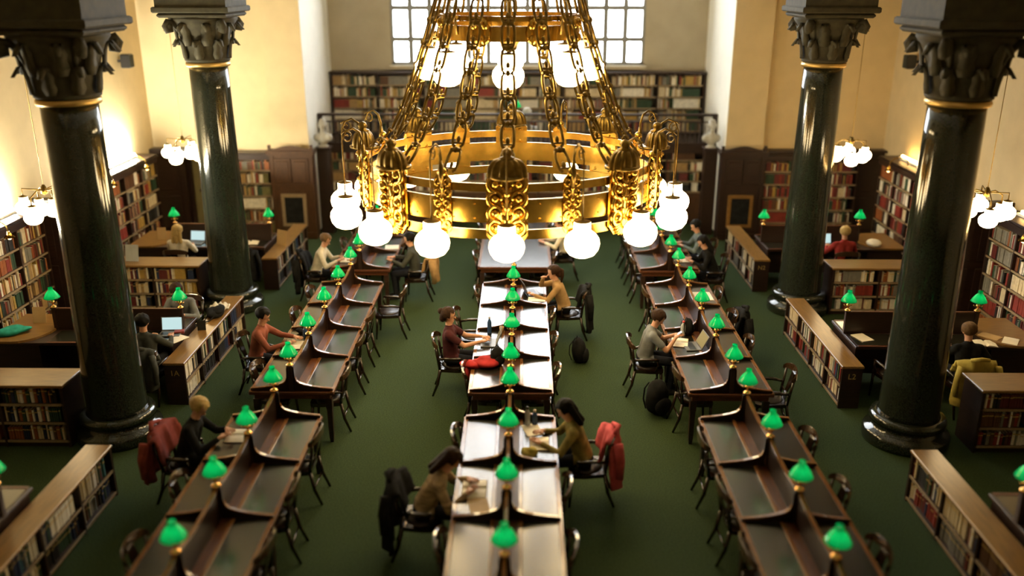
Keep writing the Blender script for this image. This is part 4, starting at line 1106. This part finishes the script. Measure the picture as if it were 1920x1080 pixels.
# right row
open_book('open notebook in front of the person with the phone', R_ - .40, bayB[1] + .05, -PI / 2 - .2, S=1.1)
laptop('dark laptop against the divider at the seat of the person in grey', R_ - .25, bayB[1] - .1, -PI / 2 + .1, 'screen_dim', tilt=28)
t = thing('phone', 'pale mobile phone held by the person in grey', 'phone', (R_ - .90 + .46, bayB[1] - .005, .955), -PI / 2)
MB().box((0, 0, 0), (.07, .14, .009), ch=.002, M=Matrix.Rotation(.6, 4, 'X')).build('case', 'laptop_grey', t)
MB().box((0, 0, .0055), (.062, .125, .002), M=Matrix.Rotation(.6, 4, 'X')).build('display', 'screen', t)
bottle('clear flask with a red lid on the right desk', R_ - .30, bayB[1] + .36, DZ, 'bottle_clear', 'red_plastic', .24, .04)
backpack('black bag slumped against the partition on the right desk', (R_ - .22, bayB[1] + .40, DZ), 1.8, 'black_cloth', .6, 25)
backpack('black backpack on the carpet beside the person in grey', (R_ - .82, bayB[0] + .35, 0), .6, 'black_cloth', 1.15, 26)
open_book('open white book in front of the person in black at the far right desk', R_ + .36, bayC[0] + .1, PI / 2, S=1.1)
sheet('large cream sheet on the right side of the right desk row', R_ + .36, bayB[3] - .05, PI / 2, wd=.42, ln=.30)
# left row
open_book('open white book in front of the person in the white shirt', L_ - .36, bayC[0], -PI / 2)
sheet('white sheet on the far left desk under the chandelier', L_ + .40, bayC[1] - .2, .1, wd=.28)
bottle('blue drink carton at the reach of the person in rust red', L_ - .24, bayB[1] + .20, DZ, 'bottle_blue', 'bottle_clear', .2, .045)
pouch('camera_bag', 'small dark pouch beside the blue carton on the left desk', 'bag', L_ - .36, bayB[1] + .38, DZ, (.07, .06, .05), 'black_cloth', 27)
open_book('open book in front of the person in rust red', L_ - .34, bayB[1] - .12, -PI / 2)
open_book('open book held by the fair-haired person at the near left desk', L_ - .34, bayA[2] + .05, -PI / 2, S=1.05)
# aisles, left
AL = lambda o: AX - o
laptop('laptop with a bright pale screen in the left aisle', -5.48, 12.86, .08, 'screen', tilt=14)
sheet('white sheet under the hand of the person at the bright laptop', -5.30, 12.66, -.5)
tag(MB().box((0, 0, .02), (.15, .11, .04), ch=.006).build('red_book', 'book_red', None, (-5.36, 12.92, DZ), .3), 'small red book at the end of the left aisle desk', 'book')
stand_card('cream card propped on the rounded end of the left aisle desk', -7.72, 13.25, TZ + .035, .15, 'tan_card', .2, .26)
pouch('cloth_bundle', 'crumpled teal bag on the rounded end of the left aisle desk', 'bag', -7.86, 12.78, TZ + .035, (.24, .13, .07), 'teal_cloth', 31, .5)
t = thing('shoulder_bag', 'black shoulder bag lying on the long low bookcase on the left', 'bag', (sx(-1, 4.99), 14.0, HL))
m = MB(); blob(m, (0, 0, .07), (.14, .24, .085), 32, .10, flatten=0.0, seg=26, rings=18); m.build('bag_body', 'black_cloth', t)
m = MB(); blob(m, (.05, -.02, .10), (.10, .17, .06), 37, .08, flatten=.02, seg=20, rings=14); m.build('flap', 'black_cloth', t)
m = MB(); m.tube([(.05, -.2, .08), (.0, -.32, .02), (-.06, -.38, .015), (-.1, -.28, .015), (-.08, -.18, .06)], .012, 8, flat=.6); m.build('strap', 'black_cloth', t)
t = thing('scarf', 'pale scarf heaped over the black bag on the left low bookcase', 'scarf', (sx(-1, 5.02), 14.16, HL))
secs = []
for k in range(25):
    u = k / 24; y = -.30 + .62 * u; zc = .03 + .13 * math.exp(-((y + .08) / .16) ** 2); q = []
    for j in range(13):
        v = j / 12 * 2 - 1; q.append((.13 * v * (1 - .25 * math.sin(u * 7) * .5), y + .02 * math.sin(v * 6 + u * 5), zc * (1 - .55 * v * v) + .018 * math.sin(v * 9 + u * 6) + .012 * math.sin(u * 21 + v * 3) + .012))
    q += [(x, yy, max(.001, z - .035)) for x, yy, z in reversed(q)]
    secs.append(q)
m = MB(); m.strip(secs, 0, None, True); m.build('scarf_cloth', 'white_cloth', t)
stand_card('small dark card stand on the long low bookcase on the left', sx(-1, 5.0), 13.3, HL, .2, 'black_plastic', .13, .16)
stand_card('grey notice standing on the low bookcase by the far left column', -7.45, 16.2, HT, -.1, 'grey_card', .26, .32)
laptop('laptop with a white screen in front of the blond person, far left aisle', -6.86, 17.95, -.1, 'screen', tilt=16)
stand_card('tan card standing on the rounded end of the far left aisle desk', -7.62, 18.1, TZ + .035, .1, 'tan_card', .18, .26)
open_book('open book right of the blond person on the far left aisle desk', -6.2, 18.0, 0)
stand_card('tan folder propped open on the far low bookcase on the left', sx(-1, 4.98), 18.2, HL, -.5, 'tan_card', .26, .32)
open_book('bright open book on the far left desk beside the column', -5.72, 17.95, .1, S=1.15)
# aisles, right
laptop('laptop with a white screen left of the person in red, far right aisle', 6.30, 17.88, .15, 'screen', tilt=14)
pouch('cloth_heap', 'pale crumpled cloth on the far right aisle desk', 'cloth', 7.25, 17.85, TZ + .035, (.16, .2, .07), 'white_cloth', 35)
open_book('open papers on the rounded end of the right aisle desk', 7.02, 12.62, -.2, z=TZ + .004)
sheet('white sheet fanned out on the right aisle desk', 7.42, 12.66, -.6, z=TZ + .036)
sheet('tan sheet fanned out on the right aisle desk', 7.20, 12.85, .7, z=TZ + .036, mt='tan_card')
sheet('pale sheet lying on the end of the right aisle desk by the low bookcase', sx(1, 5.4), 12.85, .3)
# near corners
sheet('bright white papers on the near left aisle desk', sx(-1, 5.45), 7.62, .4, wd=.34, ln=.24)
pouch('tea_cup_cloth', 'white crumpled tissue on the near right aisle desk', 'tissue', sx(1, 5.45), 7.55, DZ, (.09, .09, .06), 'white_cloth', 36)
place_chair(sx(1, 5.75), 7.1, 0, 'dark armchair at the near right aisle desk by the frame edge')

# busts on the pier posts and at the gallery centre
def bust(label, x, y, z, rz, S=1.0, ped=None):
    t = thing('bust', label, 'bust', (x, y, z), rz)
    m = MB()
    capsule(m, (-.12, 0, .20), (.12, 0, .20), .09, .09); capsule(m, (0, 0, .16), (0, .01, .26), .12, .09); capsule(m, (0, 0, .26), (0, .02, .40), .06, .055)
    capsule(m, (0, 0, .48), (0, .02, .46), .095, .085); capsule(m, (0, .05, .42), (0, .07, .38), .055, .045); capsule(m, (0, .11, .47), (0, .125, .44), .010, .016)
    capsule(m, (0, -.04, .52), (0, -.02, .53), .085, .08); capsule(m, (0, 0, .06), (0, 0, .14), .07, .09)
    for sg in (-1, 1): capsule(m, (sg * .09, 0, .45), (sg * .09, 0, .48), .018, .02)
    me = remesh(m, .012, 3); me.materials.clear(); me.materials.append(MATS['bust_stone'])
    for p in me.polygons: p.use_smooth = True
    ob('bust_figure', me, t)
    MB().lathe([(.12, 0), (.12, .02), (.08, .04), (.06, .07)], 16).build('socle', 'bust_stone', t)
    t.scale = (S, S, S); return t
for s in (-1, 1):
    p = thing('bust_post', 'dark wooden post carrying a bust beside the %s pier' % SIDE[s], 'pedestal', (sx(s, 4.72), 21.72, 0))
    MB().b2(-.15, .15, -.15, .15, 0, 2.1).build('post_shaft', 'dark_wood', p); MB().box((0, 0, 2.13), (.38, .38, .06), ch=.012).build('cap', 'dark_wood', p)
    bust('grey stone bust on the post by the %s pier' % SIDE[s], sx(s, 4.72), 21.72, 2.16, PI, 1.12)
bust('grey stone bust at the middle of the gallery rail', .10, 22.75, 2.1, PI, 1.45)

# ------------------------------------------------------------------ books: the largest in view one by one, the rest joined
CR_, SR_ = math.cos(math.radians(19)), math.sin(math.radians(19))
def on_screen(p, rz):
    dy = p.y; dz = p.z + .12 - 6.0; f = dy * CR_ - dz * SR_
    if f < 1: return 0
    px = 960 + 1675 * (p.x + .0122 * dy) / f; py = 540 - 1675 * (dy * SR_ + dz * CR_) / f
    if not (-5 < px < 1925 and 0 < py < 1085): return 0
    nrm = Vector((math.sin(rz), -math.cos(rz))); view = Vector((-p.x, -p.y)).normalized()
    return (1675 / f) ** 2 * max(0.15, nrm.dot(view))
def book_mesh(ci):
    m = MB(); t = .08
    m.b2(-.5, -.5 + t, 0, 1, 0, 1); m.b2(.5 - t, .5, 0, 1, 0, 1)
    m.prism([(-.5, 0), (-.3, -.05), (.3, -.05), (.5, 0), (.5, .04), (-.5, .04)], 0, 1, 'z')
    m.b2(-.5 + t, .5 - t, .04, .96, .02, .97, 1)
    m.b2(-.44, .44, -.052, -.02, .72, .80, 2)
    return m.mesh('book', ['book_' + BOOK_COLS[ci][0].replace(' ', '_'), 'book_pages', 'gold_paint'])
BM = [book_mesh(i) for i in range(len(BOOK_COLS))]
cand = [(on_screen(b[0], b[1]) * b[2] * b[4], i) for i, b in enumerate(BOOKS) if b[7].startswith('the low bookcase by') or b[7].endswith(('left', 'right'))]
cand.sort(reverse=True); single = set(i for q, i in cand[:300] if q > 0)
ORDW = ORD + ['seventeenth', 'eighteenth', 'nineteenth', 'twentieth'] + [t_ + '-' + o_ for t_ in ('twenty', 'thirty', 'forty', 'fifty', 'sixty', 'seventy') for o_ in ORD[:9]]
rank = {}; cnt = {}
for i in sorted(range(len(BOOKS)), key=lambda i: (BOOKS[i][0].x if abs(BOOKS[i][1]) < .1 else BOOKS[i][0].y)):
    k = (BOOKS[i][7], BOOKS[i][8], BOOKS[i][5]); cnt[k] = cnt.get(k, 0) + 1; rank[i] = cnt[k] - 1
mm = MB()
for i, (p, rz, wd, d, h, ci, ti, ph, rn) in enumerate(BOOKS):
    if i in single:
        o = ob('book', BM[ci], None, p, rz); o.scale = (wd, d, h)
        tag(o, '%s %s book from the %s, %s shelf, %s' % (ORDW[min(rank[i], len(ORDW) - 1)], BOOK_COLS[ci][0], 'left' if abs(rz) < .1 else 'near end', rn, ph[4:]), 'book', 'books in ' + ph)
    else:
        M = Matrix.Translation(p) @ Matrix.Rotation(rz, 4, 'Z'); x = wd / 2
        vs = [(-x, 0, 0), (x, 0, 0), (x, d, 0), (-x, d, 0), (-x, 0, h), (x, 0, h), (x, d, h), (-x, d, h)]
        o = len(mm.v); mm.v += [tuple(M @ Vector(v)) for v in vs]
        for f, k in (((4, 5, 6, 7), len(BOOK_COLS)), ((0, 1, 5, 4), ci), ((1, 2, 6, 5), ci), ((2, 3, 7, 6), ci), ((3, 0, 4, 7), ci), ((3, 2, 1, 0), ci)):
            mm.f.append([o + q for q in f]); mm.m.append(k); mm.sm.append(False)
o = mm.build('shelved_books', ['book_' + n.replace(' ', '_') for n, c in BOOK_COLS] + ['book_pages'])
tag(o, 'rows of mixed old books filling the wall and gallery bookcases', 'books'); o['kind'] = 'stuff'
